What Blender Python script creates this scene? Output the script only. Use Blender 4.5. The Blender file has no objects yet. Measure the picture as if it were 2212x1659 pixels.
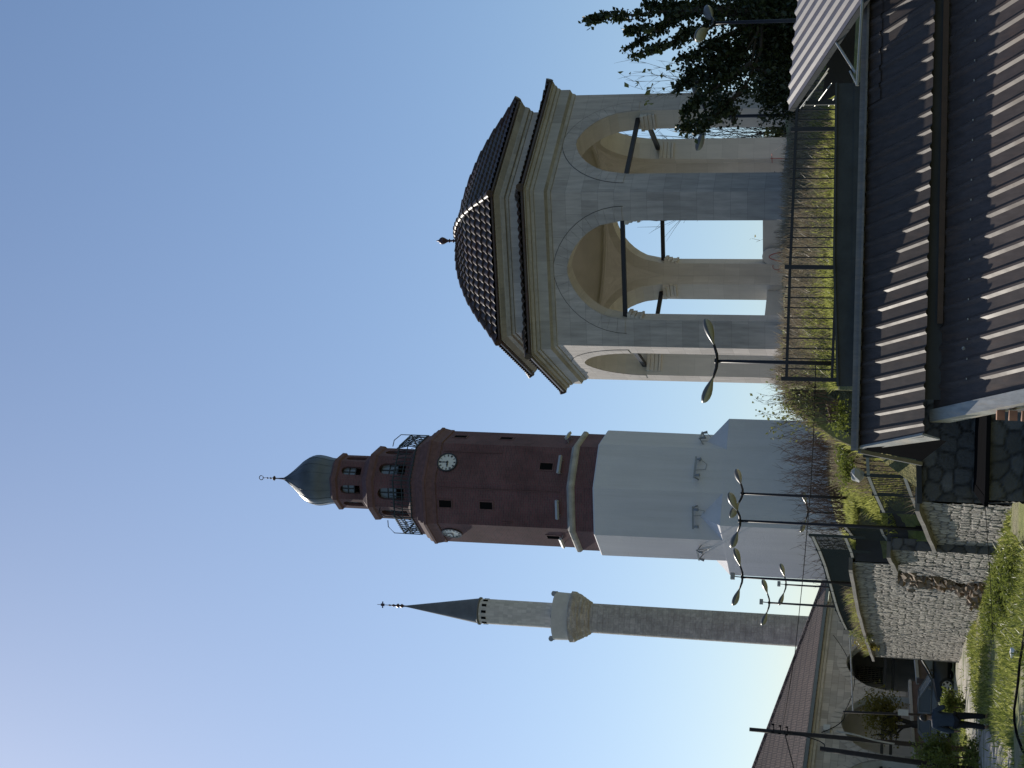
import bpy, math, random
import numpy as np
from mathutils import Vector, Matrix
R = math.radians
random.seed(7)
sc = bpy.context.scene
C = sc.collection

# ------------------------------------------------------------------ camera (a phone held on its side: picture left is up)
EZ = 2.4                                     # eye height over the lower ground
PITCH, ROLL, FPX = R(14.34), R(1.47), 6056.0
_f = Vector((0, math.cos(PITCH), math.sin(PITCH)))
_u = Vector((0, -math.sin(PITCH), math.cos(PITCH)))
_r = Vector((1, 0, 0))
_rp = _r * math.cos(ROLL) + _u * math.sin(ROLL)
_up = -_r * math.sin(ROLL) + _u * math.cos(ROLL)
cam_d = bpy.data.cameras.new('camera')
cam_d.sensor_width = 36.0
cam_d.lens = 36.0 * FPX / 4032.0
cam_d.clip_start = 0.1
cam_d.clip_end = 4000
cam = bpy.data.objects.new('camera', cam_d)
C.objects.link(cam)
cam.matrix_world = Matrix(((-_up.x, _rp.x, -_f.x, 0), (-_up.y, _rp.y, -_f.y, 0), (-_up.z, _rp.z, -_f.z, EZ), (0, 0, 0, 1)))
sc.camera = cam

# ------------------------------------------------------------------ sky, sun, exposure
SUN_AZ, SUN_EL = R(-34), R(38)
w = bpy.data.worlds.new('World')
sc.world = w
w.use_nodes = True
sky = w.node_tree.nodes.new('ShaderNodeTexSky')
sky.sky_type = 'NISHITA'
sky.sun_disc = False
sky.sun_elevation, sky.sun_rotation = SUN_EL, SUN_AZ
sky.altitude, sky.air_density, sky.dust_density, sky.ozone_density = 50, 1.1, 0.7, 4.5
bg = w.node_tree.nodes['Background']
bg.inputs[1].default_value = 0.1025
w.node_tree.links.new(sky.outputs[0], bg.inputs[0])
sd = bpy.data.lights.new('sun', 'SUN')
sd.energy, sd.angle, sd.color = 5.0, R(0.5), (1.0, 0.93, 0.82)
so = bpy.data.objects.new('sun', sd)
C.objects.link(so)
SUND = Vector((math.sin(SUN_AZ) * math.cos(SUN_EL), math.cos(SUN_AZ) * math.cos(SUN_EL), math.sin(SUN_EL)))
so.rotation_euler = (-SUND).to_track_quat('-Z', 'Y').to_euler()
so.location = (-60, 80, 80)
sc.view_settings.view_transform = 'Standard'
sc.view_settings.look = 'None'
sc.view_settings.exposure = 0.0
sc.view_settings.gamma = 1.0
sc.view_settings.use_curve_mapping = False


# ------------------------------------------------------------------ helpers
def at(u, v, Y):
    """world point at distance Y (metres ahead) seen at upright-photo pixel u, v (1659 x 2212)"""
    a = (u - 829.5) / (FPX / 1.8228)
    b = (v - 1106.0) / (FPX / 1.8228)
    d = _f + _rp * a - _up * b
    return Vector((d.x / d.y * Y, Y, d.z / d.y * Y + EZ))


class MB:
    def __init__(s):
        s.v, s.f, s.uv = [], [], {}

    def add(s, vs, fs):
        o = len(s.v)
        s.v += [tuple(p) for p in vs]
        s.f += [tuple(i + o for i in f) for f in fs]
        return s

    def quad(s, a, b, c, d):
        return s.add([a, b, c, d], [(0, 1, 2, 3)])

    def box(s, c, size, rz=0, M=None, taper=1.0):
        x, y, z = size[0] / 2, size[1] / 2, size[2] / 2
        ps = []
        for dz in (-1, 1):
            t = 1 if dz < 0 else taper
            for dx, dy in ((-1, -1), (1, -1), (1, 1), (-1, 1)):
                ps.append(Vector((dx * x * t, dy * y * t, dz * z)))
        m = M if M is not None else Matrix.Rotation(rz, 3, 'Z')
        c = Vector(c)
        return s.add([m @ q + c for q in ps], [(3, 2, 1, 0), (4, 5, 6, 7), (0, 1, 5, 4), (1, 2, 6, 5), (2, 3, 7, 6), (3, 0, 4, 7)])

    def beam(s, a, b, w, h, upv=(0, 0, 1)):
        a, b = Vector(a), Vector(b)
        d = (b - a)
        L = d.length
        x = d.normalized()
        z = Vector(upv)
        y = z.cross(x)
        if y.length < 1e-4:
            y = Vector((0, 1, 0)).cross(x)
        y.normalize()
        z = x.cross(y)
        return s.box((a + b) / 2, (L, w, h), M=Matrix((x, y, z)).transposed())

    def tube(s, pts, r, n=8, cap=True):
        pts = [Vector(p) for p in pts]
        rs = r if isinstance(r, (list, tuple)) else [r] * len(pts)
        o = len(s.v)
        ref = Vector((0.31, 0.2, 0.93))
        for i, p in enumerate(pts):
            t = (pts[min(i + 1, len(pts) - 1)] - pts[max(i - 1, 0)])
            if t.length < 1e-9:
                t = Vector((0, 0, 1))
            t.normalize()
            rf = ref if abs(t.dot(ref)) < 0.95 else Vector((1, 0, 0))
            x = t.cross(rf).normalized()
            y = t.cross(x)
            for k in range(n):
                a = 2 * math.pi * k / n
                s.v.append(tuple(p + (x * math.cos(a) + y * math.sin(a)) * rs[i]))
        for i in range(len(pts) - 1):
            for k in range(n):
                k2 = (k + 1) % n
                s.f.append((o + i * n + k, o + i * n + k2, o + (i + 1) * n + k2, o + (i + 1) * n + k))
        if cap:
            s.f.append(tuple(o + k for k in reversed(range(n))))
            s.f.append(tuple(o + (len(pts) - 1) * n + k for k in range(n)))
        return s

    def lathe(s, c, prof, n=24, a0=0.0, M=None, cap=False):
        """prof: (radius, height) pairs going up; corners at angle a0 + k*360/n measured from -y towards +x"""
        o = len(s.v)
        c = Vector(c)
        for (r, z) in prof:
            for k in range(n):
                a = a0 - 2 * math.pi * k / n
                p = Vector((r * math.sin(a), -r * math.cos(a), z))
                s.v.append(tuple((M @ p if M is not None else p) + c))
        for i in range(len(prof) - 1):
            for k in range(n):
                k2 = (k + 1) % n
                s.f.append((o + i * n + k2, o + i * n + k, o + (i + 1) * n + k, o + (i + 1) * n + k2))
        if cap:
            s.f.append(tuple(o + k for k in range(n)))
            s.f.append(tuple(o + (len(prof) - 1) * n + k for k in reversed(range(n))))
        return s

    def build(s, name, mat, parent=None, smooth=False, uv=True, origin=None, auto=None):
        me = bpy.data.meshes.new(name)
        me.from_pydata(s.v, [], s.f)
        me.validate()
        me.materials.append(mat)
        if smooth:
            me.polygons.foreach_set('use_smooth', [True] * len(me.polygons))
        if uv:
            boxuv(me)
        ob = bpy.data.objects.new(name, me)
        C.objects.link(ob)
        if auto is not None:
            me.polygons.foreach_set('use_smooth', [True] * len(me.polygons))
            me.set_sharp_from_angle(angle=R(auto))
        if parent is not None:
            me.transform(wmat(parent).inverted())
            ob.parent = parent
        elif origin is not None:
            o = Vector(origin)
            me.transform(Matrix.Translation(-o))
            ob.location = o
        return ob


def wmat(o):
    m = Matrix.LocRotScale(o.location, o.rotation_euler, o.scale)
    return wmat(o.parent) @ m if o.parent else m


def boxuv(me):
    """metres along the level tangent and up the slope of every face"""
    n = len(me.polygons)
    if n == 0:
        return
    lay = me.uv_layers.new(name='UVMap')
    nl = len(me.loops)
    co = np.empty(len(me.vertices) * 3); me.vertices.foreach_get('co', co); co = co.reshape(-1, 3)
    li = np.empty(nl, dtype=np.int32); me.loops.foreach_get('vertex_index', li)
    nr = np.empty(n * 3); me.polygons.foreach_get('normal', nr); nr = nr.reshape(-1, 3)
    ls = np.empty(n, dtype=np.int32); me.polygons.foreach_get('loop_start', ls)
    lt = np.empty(n, dtype=np.int32); me.polygons.foreach_get('loop_total', lt)
    fi = np.repeat(np.arange(n), lt)
    N = nr[fi]
    P = co[li]
    T = np.stack([-N[:, 1], N[:, 0], np.zeros(nl)], 1)
    L = np.linalg.norm(T, axis=1)
    flat = L < 0.25
    T[flat] = (1, 0, 0)
    L[flat] = 1
    T /= L[:, None]
    B = np.cross(N, T)
    uv = np.stack([(P * T).sum(1), (P * B).sum(1)], 1)
    lay.data.foreach_set('uv', uv.ravel().astype(np.float32))


def thing(name, label, cat, loc=(0, 0, 0), rz=0, group=None):
    o = bpy.data.objects.new(name, None)
    C.objects.link(o)
    o.empty_display_size = 0.3
    o.location = loc
    o.rotation_euler = (0, 0, rz)
    o['label'] = label
    o['category'] = cat
    if group:
        o['group'] = group
    return o


def tag(o, label, cat, group=None, kind=None):
    o['label'] = label
    o['category'] = cat
    if group:
        o['group'] = group
    if kind:
        o['kind'] = kind
    return o


def struct(o, kind='structure'):
    o['kind'] = kind
    return o


def dup(root, loc, rz=None, label=None):
    r = root.copy()
    C.objects.link(r)
    r.location = loc
    if rz is not None:
        r.rotation_euler = (0, 0, rz)
    if label:
        r['label'] = label
    for ch in list(root.children):
        c = ch.copy()
        C.objects.link(c)
        c.parent = r
        for g in list(ch.children):
            d = g.copy()
            C.objects.link(d)
            d.parent = c
    return r


# ------------------------------------------------------------------ materials
class NT:
    def __init__(s, name):
        s.m = bpy.data.materials.new(name)
        s.m.use_nodes = True
        s.t = s.m.node_tree
        s.b = s.t.nodes['Principled BSDF']
        s.uvn = None

    def n(s, typ, **kw):
        x = s.t.nodes.new('ShaderNode' + typ)
        for k, v in kw.items():
            if k.startswith('i_'):
                key = k[2:]
                key = int(key) if key.isdigit() else key.replace('_', ' ')
                x.inputs[key].default_value = v
            else:
                setattr(x, k, v)
        return x

    def l(s, a, b):
        s.t.links.new(a, b)

    def coord(s, kind='UV', scale=(1, 1, 1), rot=(0, 0, 0)):
        tc = s.n('TexCoord')
        mp = s.n('Mapping')
        mp.inputs['Scale'].default_value = scale
        mp.inputs['Rotation'].default_value = rot
        s.l(tc.outputs[kind], mp.inputs[0])
        return mp.outputs[0]

    def noise(s, vec, scale, detail=4, rough=0.55, lo=0.0, hi=1.0):
        x = s.n('TexNoise', i_Scale=scale, i_Detail=detail, i_Roughness=rough)
        s.l(vec, x.inputs['Vector'])
        r = s.n('MapRange')
        r.inputs[1].default_value, r.inputs[2].default_value = lo, hi
        s.l(x.outputs[0], r.inputs[0])
        return r.outputs[0]

    def mix(s, fac, a, b, mode='MIX'):
        x = s.n('MixRGB', blend_type=mode)
        for sock, val in ((x.inputs[0], fac), (x.inputs[1], a), (x.inputs[2], b)):
            if hasattr(val, 'links'):
                s.l(val, sock)
            elif isinstance(val, (int, float)):
                sock.default_value = val
            else:
                sock.default_value = (*val, 1)
        return x.outputs[0]

    def bump(s, h, strength=0.5, dist=0.05):
        x = s.n('Bump', i_Strength=strength, i_Distance=dist)
        s.l(h, x.inputs['Height'])
        s.l(x.outputs[0], s.b.inputs['Normal'])

    def done(s, col, rough=0.8, metal=0.0, spec=None):
        if hasattr(col, 'links'):
            s.l(col, s.b.inputs['Base Color'])
        else:
            s.b.inputs['Base Color'].default_value = (*col, 1)
        if hasattr(rough, 'links'):
            s.l(rough, s.b.inputs['Roughness'])
        else:
            s.b.inputs['Roughness'].default_value = rough
        s.b.inputs['Metallic'].default_value = metal
        if spec is not None:
            s.b.inputs['Specular IOR Level'].default_value = spec
        return s.m


def plain(name, col, rough=0.7, metal=0.0, var=0.15, scale=3.0, spec=None):
    t = NT(name)
    v = t.coord('Object')
    f = t.noise(v, scale, 5, 0.6, 0.3, 0.7)
    c2 = tuple(max(0, c * (1 - var)) for c in col)
    c3 = tuple(min(1, c * (1 + var)) for c in col)
    return t.done(t.mix(f, c2, c3), rough, metal, spec)


def ashlar(name, base, bw=0.95, bh=0.42, mortar=0.004, warm=(1, 1, 1), streak=0.18, jointdark=0.6, vary=0.14):
    t = NT(name)
    uv = t.coord('UV')
    br = t.n('TexBrick', i_Scale=1.0, i_Mortar_Size=mortar, i_Mortar_Smooth=0.3, i_Bias=0.0, i_Brick_Width=bw, i_Row_Height=bh)
    br.offset = 0.37
    t.l(uv, br.inputs['Vector'])
    c1 = tuple(b * (1 - vary) for b in base)
    c2 = tuple(min(1, b * (1 + vary)) for b in base)
    br.inputs['Color1'].default_value = (*c1, 1)
    br.inputs['Color2'].default_value = (*c2, 1)
    br.inputs['Mortar'].default_value = (*(b * jointdark for b in base), 1)
    st = t.noise(t.coord('UV', (5.0, 0.7, 1)), 1.6, 7, 0.65, 0.3, 0.75)
    cl = t.noise(t.coord('Object'), 0.55, 5, 0.6, 0.3, 0.7)
    c = t.mix(st, br.outputs[0], tuple(1 - streak * 1.7 for _ in range(3)), 'MULTIPLY')
    t2 = t.mix(cl, (1, 1, 1), tuple(0.8 * x for x in warm))
    c = t.mix(0.55, c, t2, 'MULTIPLY')
    so_ = t.noise(t.coord('UV', (1.4, 0.5, 1)), 1.1, 8, 0.72, 0.50, 0.70)
    c = t.mix(t.mix(0.65, so_, (0, 0, 0)), c, tuple(b * 0.62 for b in base))
    t.bump(br.outputs['Fac'], -0.25, 0.01)
    return t.done(c, 0.75)


M = {}
M['marble'] = ashlar('pavilion_marble', (0.52, 0.475, 0.45), vary=0.12, streak=0.24)
M['cornice'] = ashlar('cornice_stone', (0.43, 0.405, 0.38), bw=0.8, bh=3.0, streak=0.2, warm=(1, 0.92, 0.82), jointdark=0.8)
M['inner'] = ashlar('inner_stone', (0.63, 0.595, 0.545), bw=0.9, bh=0.45, streak=0.08, vary=0.06, jointdark=0.8)
M['dome_in'] = plain('dome_plaster', (0.53, 0.50, 0.45), 0.85, var=0.12, scale=1.2)
M['tile'] = None
t = NT('dark_clay_tile')
v = t.coord('Object')
f1 = t.noise(v, 9.0, 3, 0.6, 0.3, 0.7)
f2 = t.noise(v, 0.8, 4, 0.6, 0.35, 0.7)
c = t.mix(f1, (0.046, 0.029, 0.029), (0.105, 0.060, 0.054))
c = t.mix(f2, c, (0.075, 0.068, 0.06))
M['tile'] = t.done(c, 0.42, 0.0, 0.18)
M['steel'] = plain('dark_steel', (0.018, 0.017, 0.022), 0.5, 0.3, scale=6)
M['fence'] = plain('black_fence_paint', (0.012, 0.012, 0.018), 0.45, 0.2, scale=10)
M['rail_green'] = plain('dark_green_rail_paint', (0.018, 0.026, 0.026), 0.45, 0.2, scale=8)

t = NT('old_red_brick')
uv = t.coord('UV')
br = t.n('TexBrick', i_Scale=1.0, i_Mortar_Size=0.012, i_Mortar_Smooth=0.2, i_Bias=-0.1, i_Brick_Width=0.26, i_Row_Height=0.085)
t.l(uv, br.inputs['Vector'])
br.inputs['Color1'].default_value = (0.178, 0.072, 0.084, 1)
br.inputs['Color2'].default_value = (0.116, 0.056, 0.068, 1)
br.inputs['Mortar'].default_value = (0.15, 0.11, 0.11, 1)
n1 = t.noise(t.coord('Object'), 0.7, 6, 0.65, 0.3, 0.72)
n2 = t.noise(t.coord('Object', (1, 1, 0.25)), 3.0, 6, 0.7, 0.35, 0.7)
c = t.mix(n1, br.outputs[0], (0.58, 0.52, 0.52), 'MULTIPLY')
c = t.mix(t.mix(0.7, n2, (0, 0, 0)), c, (0.6, 0.55, 0.56), 'MULTIPLY')
t.bump(br.outputs['Fac'], -0.9, 0.02)
M['brick'] = t.done(c, 0.85)
M['brick_trim'] = plain('brick_moulding', (0.125, 0.066, 0.068), 0.85, var=0.25, scale=5)
M['stone_band'] = plain('grey_stone_band', (0.36, 0.34, 0.31), 0.85, var=0.25, scale=2.5)

t = NT('white_limewash')
v = t.coord('Object')
n1 = t.noise(t.coord('Object', (1, 1, 0.12)), 1.5, 7, 0.68, 0.35, 0.75)
n2 = t.noise(v, 0.25, 4, 0.5, 0.3, 0.7)
c = t.mix(n1, (0.645, 0.63, 0.645), (0.575, 0.565, 0.58))
c = t.mix(n2, c, (0.90, 0.90, 0.92), 'MULTIPLY')
n4 = t.noise(t.coord('Object', (2.2, 2.2, 0.10)), 1.0, 7, 0.72, 0.52, 0.75)
c = t.mix(t.mix(0.5, n4, (0, 0, 0)), c, (0.46, 0.445, 0.43))
n5 = t.noise(v, 0.9, 6, 0.7, 0.55, 0.72)
c = t.mix(t.mix(0.6, n5, (0, 0, 0)), c, (0.66, 0.65, 0.645))
n3 = t.noise(v, 14, 5, 0.6, 0.3, 0.7)
t.bump(n3, 0.35, 0.02)
M['white'] = t.done(c, 0.8)

t = NT('lead_sheet')
v = t.coord('Object')
n1 = t.noise(v, 1.6, 5, 0.6, 0.3, 0.7)
c = t.mix(n1, (0.075, 0.085, 0.092), (0.125, 0.135, 0.14))
M['lead'] = t.done(c, t.mix(n1, (0.34, 0.34, 0.34), (0.5, 0.5, 0.5)), 0.45)
M['lead_flat'] = plain('lead_cone_sheet', (0.115, 0.120, 0.130), 0.6, 0.15, var=0.2, scale=1.5)
M['iron'] = plain('finial_iron', (0.06, 0.035, 0.045), 0.45, 0.5)

t = NT('weathered_minaret_stone')
uv = t.coord('UV')
br = t.n('TexBrick', i_Scale=1.0, i_Mortar_Size=0.012, i_Bias=0.0, i_Brick_Width=0.75, i_Row_Height=0.34)
br.inputs['Color1'].default_value = (0.60, 0.56, 0.53, 1)
br.inputs['Color2'].default_value = (0.48, 0.45, 0.42, 1)
br.inputs['Mortar'].default_value = (0.36, 0.34, 0.32, 1)
t.l(uv, br.inputs['Vector'])
v = t.coord('Object', (1, 1, 1.6))
n1 = t.noise(v, 1.4, 8, 0.7, 0.38, 0.66)
n2 = t.noise(v, 5.5, 6, 0.65, 0.42, 0.6)
c = t.mix(n1, br.outputs[0], (0.62, 0.60, 0.60), 'MULTIPLY')
c = t.mix(t.mix(0.6, n2, (0, 0, 0)), c, (0.26, 0.245, 0.235))
t.bump(n2, 0.6, 0.06)
M['minaret'] = t.done(c, 0.9)
M['minaret_pale'] = ashlar('pale_minaret_stone', (0.62, 0.58, 0.54), bw=0.7, bh=0.3, streak=0.12, jointdark=0.75)
M['minaret_white'] = plain('balcony_render', (0.50, 0.485, 0.465), 0.8, var=0.08)


def metal_sheet(name, base, r0=0.40, r1=0.54, sp=0.25):
    t = NT(name)
    v = t.coord('Object')
    n1 = t.noise(v, 0.9, 6, 0.65, 0.35, 0.7)
    n2 = t.noise(t.coord('Object', (6, 1, 1)), 3.0, 6, 0.7, 0.35, 0.7)
    n3 = t.noise(v, 22.0, 3, 0.6, 0.55, 0.75)
    c = t.mix(n1, tuple(b * 0.86 for b in base), tuple(b * 1.12 for b in base))
    c = t.mix(t.mix(0.15, n2, (0, 0, 0)), c, tuple(b * 0.55 for b in base))
    n4 = t.noise(t.coord('Object', (3.5, 0.6, 0.6)), 2.0, 7, 0.75, 0.52, 0.68)
    c = t.mix(t.mix(0.55, n4, (0, 0, 0)), c, (base[0] * 1.5, base[1] * 1.15, base[2] * 0.85))
    c = t.mix(t.mix(0.85, n3, (0, 0, 0)), c, tuple(x * 0.8 for x in (base[0] * 1.3, base[1], base[2] * 0.75)))
    return t.done(c, t.mix(n1, (r0, r0, r0), (r1, r1, r1)), 0.0, sp)


M['roof_metal'] = metal_sheet('brown_grey_sheet', (0.105, 0.083, 0.075), 0.42, 0.62, 0.16)
M['roof_dark'] = metal_sheet('anthracite_sheet', (0.082, 0.066, 0.058), 0.42, 0.62, 0.14)
M['awning_metal'] = metal_sheet('awning_sheet', (0.17, 0.15, 0.155), 0.40, 0.48, 0.9)
M['flashing'] = metal_sheet('grey_flashing', (0.20, 0.20, 0.21))
M['flash_pale'] = metal_sheet('pale_flashing', (0.42, 0.42, 0.40))
M['boards'] = plain('dark_boards', (0.035, 0.04, 0.042), 0.7, var=0.3, scale=4)
M['batten'] = plain('brown_batten', (0.075, 0.042, 0.026), 0.7, var=0.2, scale=6)
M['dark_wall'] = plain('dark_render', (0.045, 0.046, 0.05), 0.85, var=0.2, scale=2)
M['red_block'] = plain('red_block', (0.30, 0.16, 0.10), 0.85, var=0.2, scale=6)
M['rail_pale'] = plain('skylit_rail_paint', (0.26, 0.27, 0.255), 0.5, 0.2, var=0.15, scale=6)  # rail paint lightened to carry the sky light it catches
M['pale_frame'] = plain('galvanised_tube', (0.36, 0.36, 0.33), 0.45, 0.3)


def stone_mat(name, lo, hi, joint):
    t = NT(name)
    at_ = t.n('Attribute', attribute_name='joint')
    cell = t.n('Attribute', attribute_name='cell')
    v = t.coord('Object')
    n1 = t.noise(v, 7.0, 6, 0.65, 0.3, 0.7)
    c = t.mix(cell.outputs['Fac'], lo, hi)
    c = t.mix(t.mix(0.6, n1, (0, 0, 0)), c, (0.62, 0.60, 0.58), 'MULTIPLY')
    c = t.mix(at_.outputs['Fac'], c, joint)
    t.bump(n1, 0.5, 0.03)
    return t.done(c, 0.88)


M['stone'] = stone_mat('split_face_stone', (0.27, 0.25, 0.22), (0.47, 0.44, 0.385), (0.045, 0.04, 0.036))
M['stone_dark'] = stone_mat('shaded_stone', (0.085, 0.085, 0.085), (0.165, 0.165, 0.165), (0.035, 0.035, 0.037))  # wall stone again, darkened so its shade is in the colour
M['concrete'] = plain('coping_concrete', (0.21, 0.195, 0.175), 0.85, var=0.25, scale=3)
M['rubble'] = plain('exposed_rubble', (0.25, 0.19, 0.135), 0.9, var=0.6, scale=7)
M['joint'] = plain('dark_mortar', (0.10, 0.095, 0.09), 0.9)
M['slab'] = plain('white_marble_slab', (0.50, 0.49, 0.47), 0.6, var=0.1, scale=2)
M['red_paint'] = plain('red_spray_paint', (0.42, 0.07, 0.06), 0.7, var=0.1)
M['grey_paint'] = plain('grey_spray_paint', (0.12, 0.12, 0.13), 0.7, var=0.1)


def ground_mat(name, dry):
    t = NT(name)
    v = t.coord('Object')
    n1 = t.noise(v, 0.35, 6, 0.6, 0.42, 0.58)
    n2 = t.noise(v, 3.0, 6, 0.7, 0.3, 0.7)
    g = t.mix(n2, (0.12, 0.145, 0.03), (0.24, 0.25, 0.07))
    d = t.mix(n2, (0.17, 0.145, 0.105), (0.32, 0.275, 0.20))
    c = t.mix(n1, g, d) if dry else t.mix(t.mix(0.35, n1, (0, 0, 0)), g, d)
    t.bump(n2, 0.6, 0.1)
    return t.done(c, 0.95)


M['ground'] = ground_mat('grass_and_dirt', False)
M['terrace'] = ground_mat('terrace_soil', False)
t = NT('gravel_path')
v = t.coord('Object')
n2 = t.noise(v, 2.2, 7, 0.75, 0.35, 0.65)
n3 = t.noise(t.coord('Object', (0.5, 1.6, 1)), 1.0, 6, 0.6, 0.45, 0.62)
c = t.mix(n2, (0.26, 0.235, 0.20), (0.52, 0.47, 0.41))
c = t.mix(n3, c, (0.085, 0.105, 0.025))
M['path'] = t.done(c, 0.95)


def leafmat(name, lo, hi, trans=0.35):
    t = NT(name)
    v = t.coord('Object')
    n1 = t.noise(v, 2.3, 4, 0.6, 0.3, 0.7)
    n2 = t.noise(v, 19.0, 2, 0.5, 0.3, 0.7)
    c = t.mix(n1, lo, hi)
    c = t.mix(t.mix(0.5, n2, (0, 0, 0)), c, tuple(x * 1.5 for x in hi))
    m = t.done(c, 0.5)
    tr = t.n('BsdfTranslucent')
    t.l(c, tr.inputs[0])
    mx = t.n('MixShader', i_0=trans)
    out = t.t.nodes['Material Output']
    t.l(t.b.outputs[0], mx.inputs[1])
    t.l(tr.outputs[0], mx.inputs[2])
    t.l(mx.outputs[0], out.inputs[0])
    return m


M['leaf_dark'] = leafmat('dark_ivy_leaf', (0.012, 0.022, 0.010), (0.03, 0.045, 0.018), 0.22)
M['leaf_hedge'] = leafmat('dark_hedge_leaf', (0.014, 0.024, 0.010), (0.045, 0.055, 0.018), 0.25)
M['leaf_green'] = leafmat('green_leaf', (0.085, 0.115, 0.02), (0.18, 0.21, 0.05), 0.45)
M['leaf_yellow'] = leafmat('yellowing_leaf', (0.11, 0.11, 0.022), (0.25, 0.20, 0.04), 0.45)
M['leaf_pale'] = leafmat('pale_green_leaf', (0.10, 0.12, 0.04), (0.20, 0.21, 0.08), 0.45)
M['grass'] = leafmat('grass_blade', (0.22, 0.25, 0.05), (0.40, 0.41, 0.13), 0.5)
M['dry'] = leafmat('dry_stalk', (0.16, 0.13, 0.095), (0.30, 0.25, 0.175), 0.3)
M['bark'] = plain('bark', (0.045, 0.036, 0.03), 0.9, var=0.3, scale=8)
M['twig'] = plain('brown_twig', (0.13, 0.085, 0.062), 0.9, var=0.3, scale=8)
M['wood_pole'] = plain('pole_wood', (0.03, 0.023, 0.02), 0.85, var=0.3, scale=6)
M['white_plastic'] = plain('white_plastic', (0.75, 0.75, 0.73), 0.5, var=0.05)
M['cable'] = plain('black_cable', (0.010, 0.010, 0.012), 0.95, var=0.1, spec=0.05)
M['lamp_shell'] = plain('lamp_shell', (0.13, 0.125, 0.115), 0.35, 0.1, var=0.1)
M['lamp_glass'] = plain('lamp_diffuser', (0.34, 0.33, 0.25), 0.25, 0.0, var=0.08)
M['floodlight'] = plain('floodlight_grey', (0.40, 0.41, 0.42), 0.45, 0.2, var=0.1)
M['bracket'] = plain('bracket_grey', (0.26, 0.27, 0.28), 0.5, 0.3, var=0.1)
M['dial'] = plain('clock_dial', (0.62, 0.63, 0.62), 0.5, var=0.06, scale=3)
M['black'] = plain('black_paint', (0.012, 0.012, 0.014), 0.5, var=0.1)
M['shade_black'] = plain('painted_shade_black', (0.010, 0.010, 0.011), 1.0, var=0.1, spec=0.0)  # near-black colour standing in for shade in openings, gable and ledge
t = NT('window_glass')
M['glass'] = t.done((0.13, 0.14, 0.145), 0.22, 0.0, 0.35)
t = NT('belfry_pane')
M['pane'] = t.done((0.16, 0.19, 0.22), 0.15, 0.0, 0.7)
M['mosque_stone'] = ashlar('mosque_stone', (0.50, 0.46, 0.41), bw=0.75, bh=0.33, mortar=0.012, streak=0.15, warm=(1, 0.92, 0.85), vary=0.25)
M['mosque_arch'] = plain('arch_stone', (0.48, 0.44, 0.39), 0.85, var=0.2, scale=1.5)
M['mosque_dark'] = plain('portico_plaster', (0.66, 0.64, 0.60), 0.85, var=0.15, scale=0.8)
M['gutter'] = plain('blue_grey_gutter', (0.10, 0.12, 0.135), 0.5, 0.3, var=0.1)
t = NT('small_red_roof_tile')
uv = t.coord('UV')
br = t.n('TexBrick', i_Scale=1.0, i_Mortar_Size=0.05, i_Mortar_Smooth=0.5, i_Bias=0.1, i_Brick_Width=0.24, i_Row_Height=0.36)
br.inputs['Color1'].default_value = (0.34, 0.235, 0.205, 1)
br.inputs['Color2'].default_value = (0.22, 0.16, 0.145, 1)
br.inputs['Mortar'].default_value = (0.04, 0.03, 0.03, 1)
t.l(uv, br.inputs['Vector'])
n1 = t.noise(t.coord('Object'), 0.8, 5, 0.6, 0.3, 0.7)
c = t.mix(n1, br.outputs[0], (0.7, 0.7, 0.7), 'MULTIPLY')
t.bump(br.outputs['Fac'], -1.0, 0.06)
M['roof_tile'] = t.done(c, 0.8)
M['brown_plaster'] = plain('brown_plaster', (0.19, 0.135, 0.115), 0.85, var=0.25, scale=2)
M['white_coping'] = plain('white_coping', (0.55, 0.52, 0.47), 0.8, var=0.1)
M['car_dark'] = plain('dark_car_paint', (0.02, 0.022, 0.026), 0.3, 0.0, var=0.05, spec=0.35)
M['car_silver'] = plain('silver_car_paint', (0.20, 0.205, 0.21), 0.3, 0.0, var=0.05, spec=0.4)
M['tyre'] = plain('tyre_rubber', (0.015, 0.015, 0.016), 0.8)
M['rim'] = plain('alloy_rim', (0.42, 0.42, 0.43), 0.35, 0.6)
M['chrome'] = plain('chrome', (0.6, 0.6, 0.62), 0.12, 0.9, var=0.02)
M['skin'] = plain('skin', (0.30, 0.18, 0.13), 0.6, var=0.08)
M['hair'] = plain('dark_hair', (0.022, 0.015, 0.013), 0.6, var=0.2, scale=30)
M['jacket'] = plain('blue_grey_jacket', (0.035, 0.05, 0.075), 0.85, var=0.15, scale=8)
M['trousers'] = plain('black_trousers', (0.010, 0.010, 0.014), 0.85, var=0.15, scale=8)
M['shoe'] = plain('dark_shoe', (0.03, 0.03, 0.03), 0.6)
M['bag'] = plain('white_litter', (0.85, 0.84, 0.80), 0.6, var=0.05)
M['rock'] = plain('grey_rock', (0.42, 0.42, 0.41), 0.9, var=0.35, scale=4)


# ================================================================== SETTING: ground, terrace
def lerp_knots(k, x):
    if x <= k[0][0]:
        return k[0][1]
    for (a, b), (c_, d) in zip(k, k[1:]):
        if x <= c_:
            return b + (d - b) * (x - a) / (c_ - a)
    return k[-1][1]


def sstep(t):
    t = min(1, max(0, t))
    return t * t * (3 - 2 * t)


WALL_A = ((-2.40, 36.0), (-3.78, 40.75))           # plan of the stepped retaining wall
WALL_B = ((-3.97, 40.75), (-10.60, 64.0))


def wall_x(y):
    if y < 40.75:
        return -2.40 - 1.38 * (y - 36.0) / 4.75
    if y < 64:
        return -3.97 - 6.63 * (y - 40.75) / 23.25
    return -10.6


def wall_top(y):                                   # height over the eye
    if y < 40.75:
        return -0.38 - 0.5 * (y - 36) / 4.75
    if y < 42.9:
        return 0.26 - 0.2 * (y - 40.75) / 2.15
    return lerp_knots([(42.9, 1.27), (50, 1.24), (57, 1.12), (64, 0.92)], y)


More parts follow.
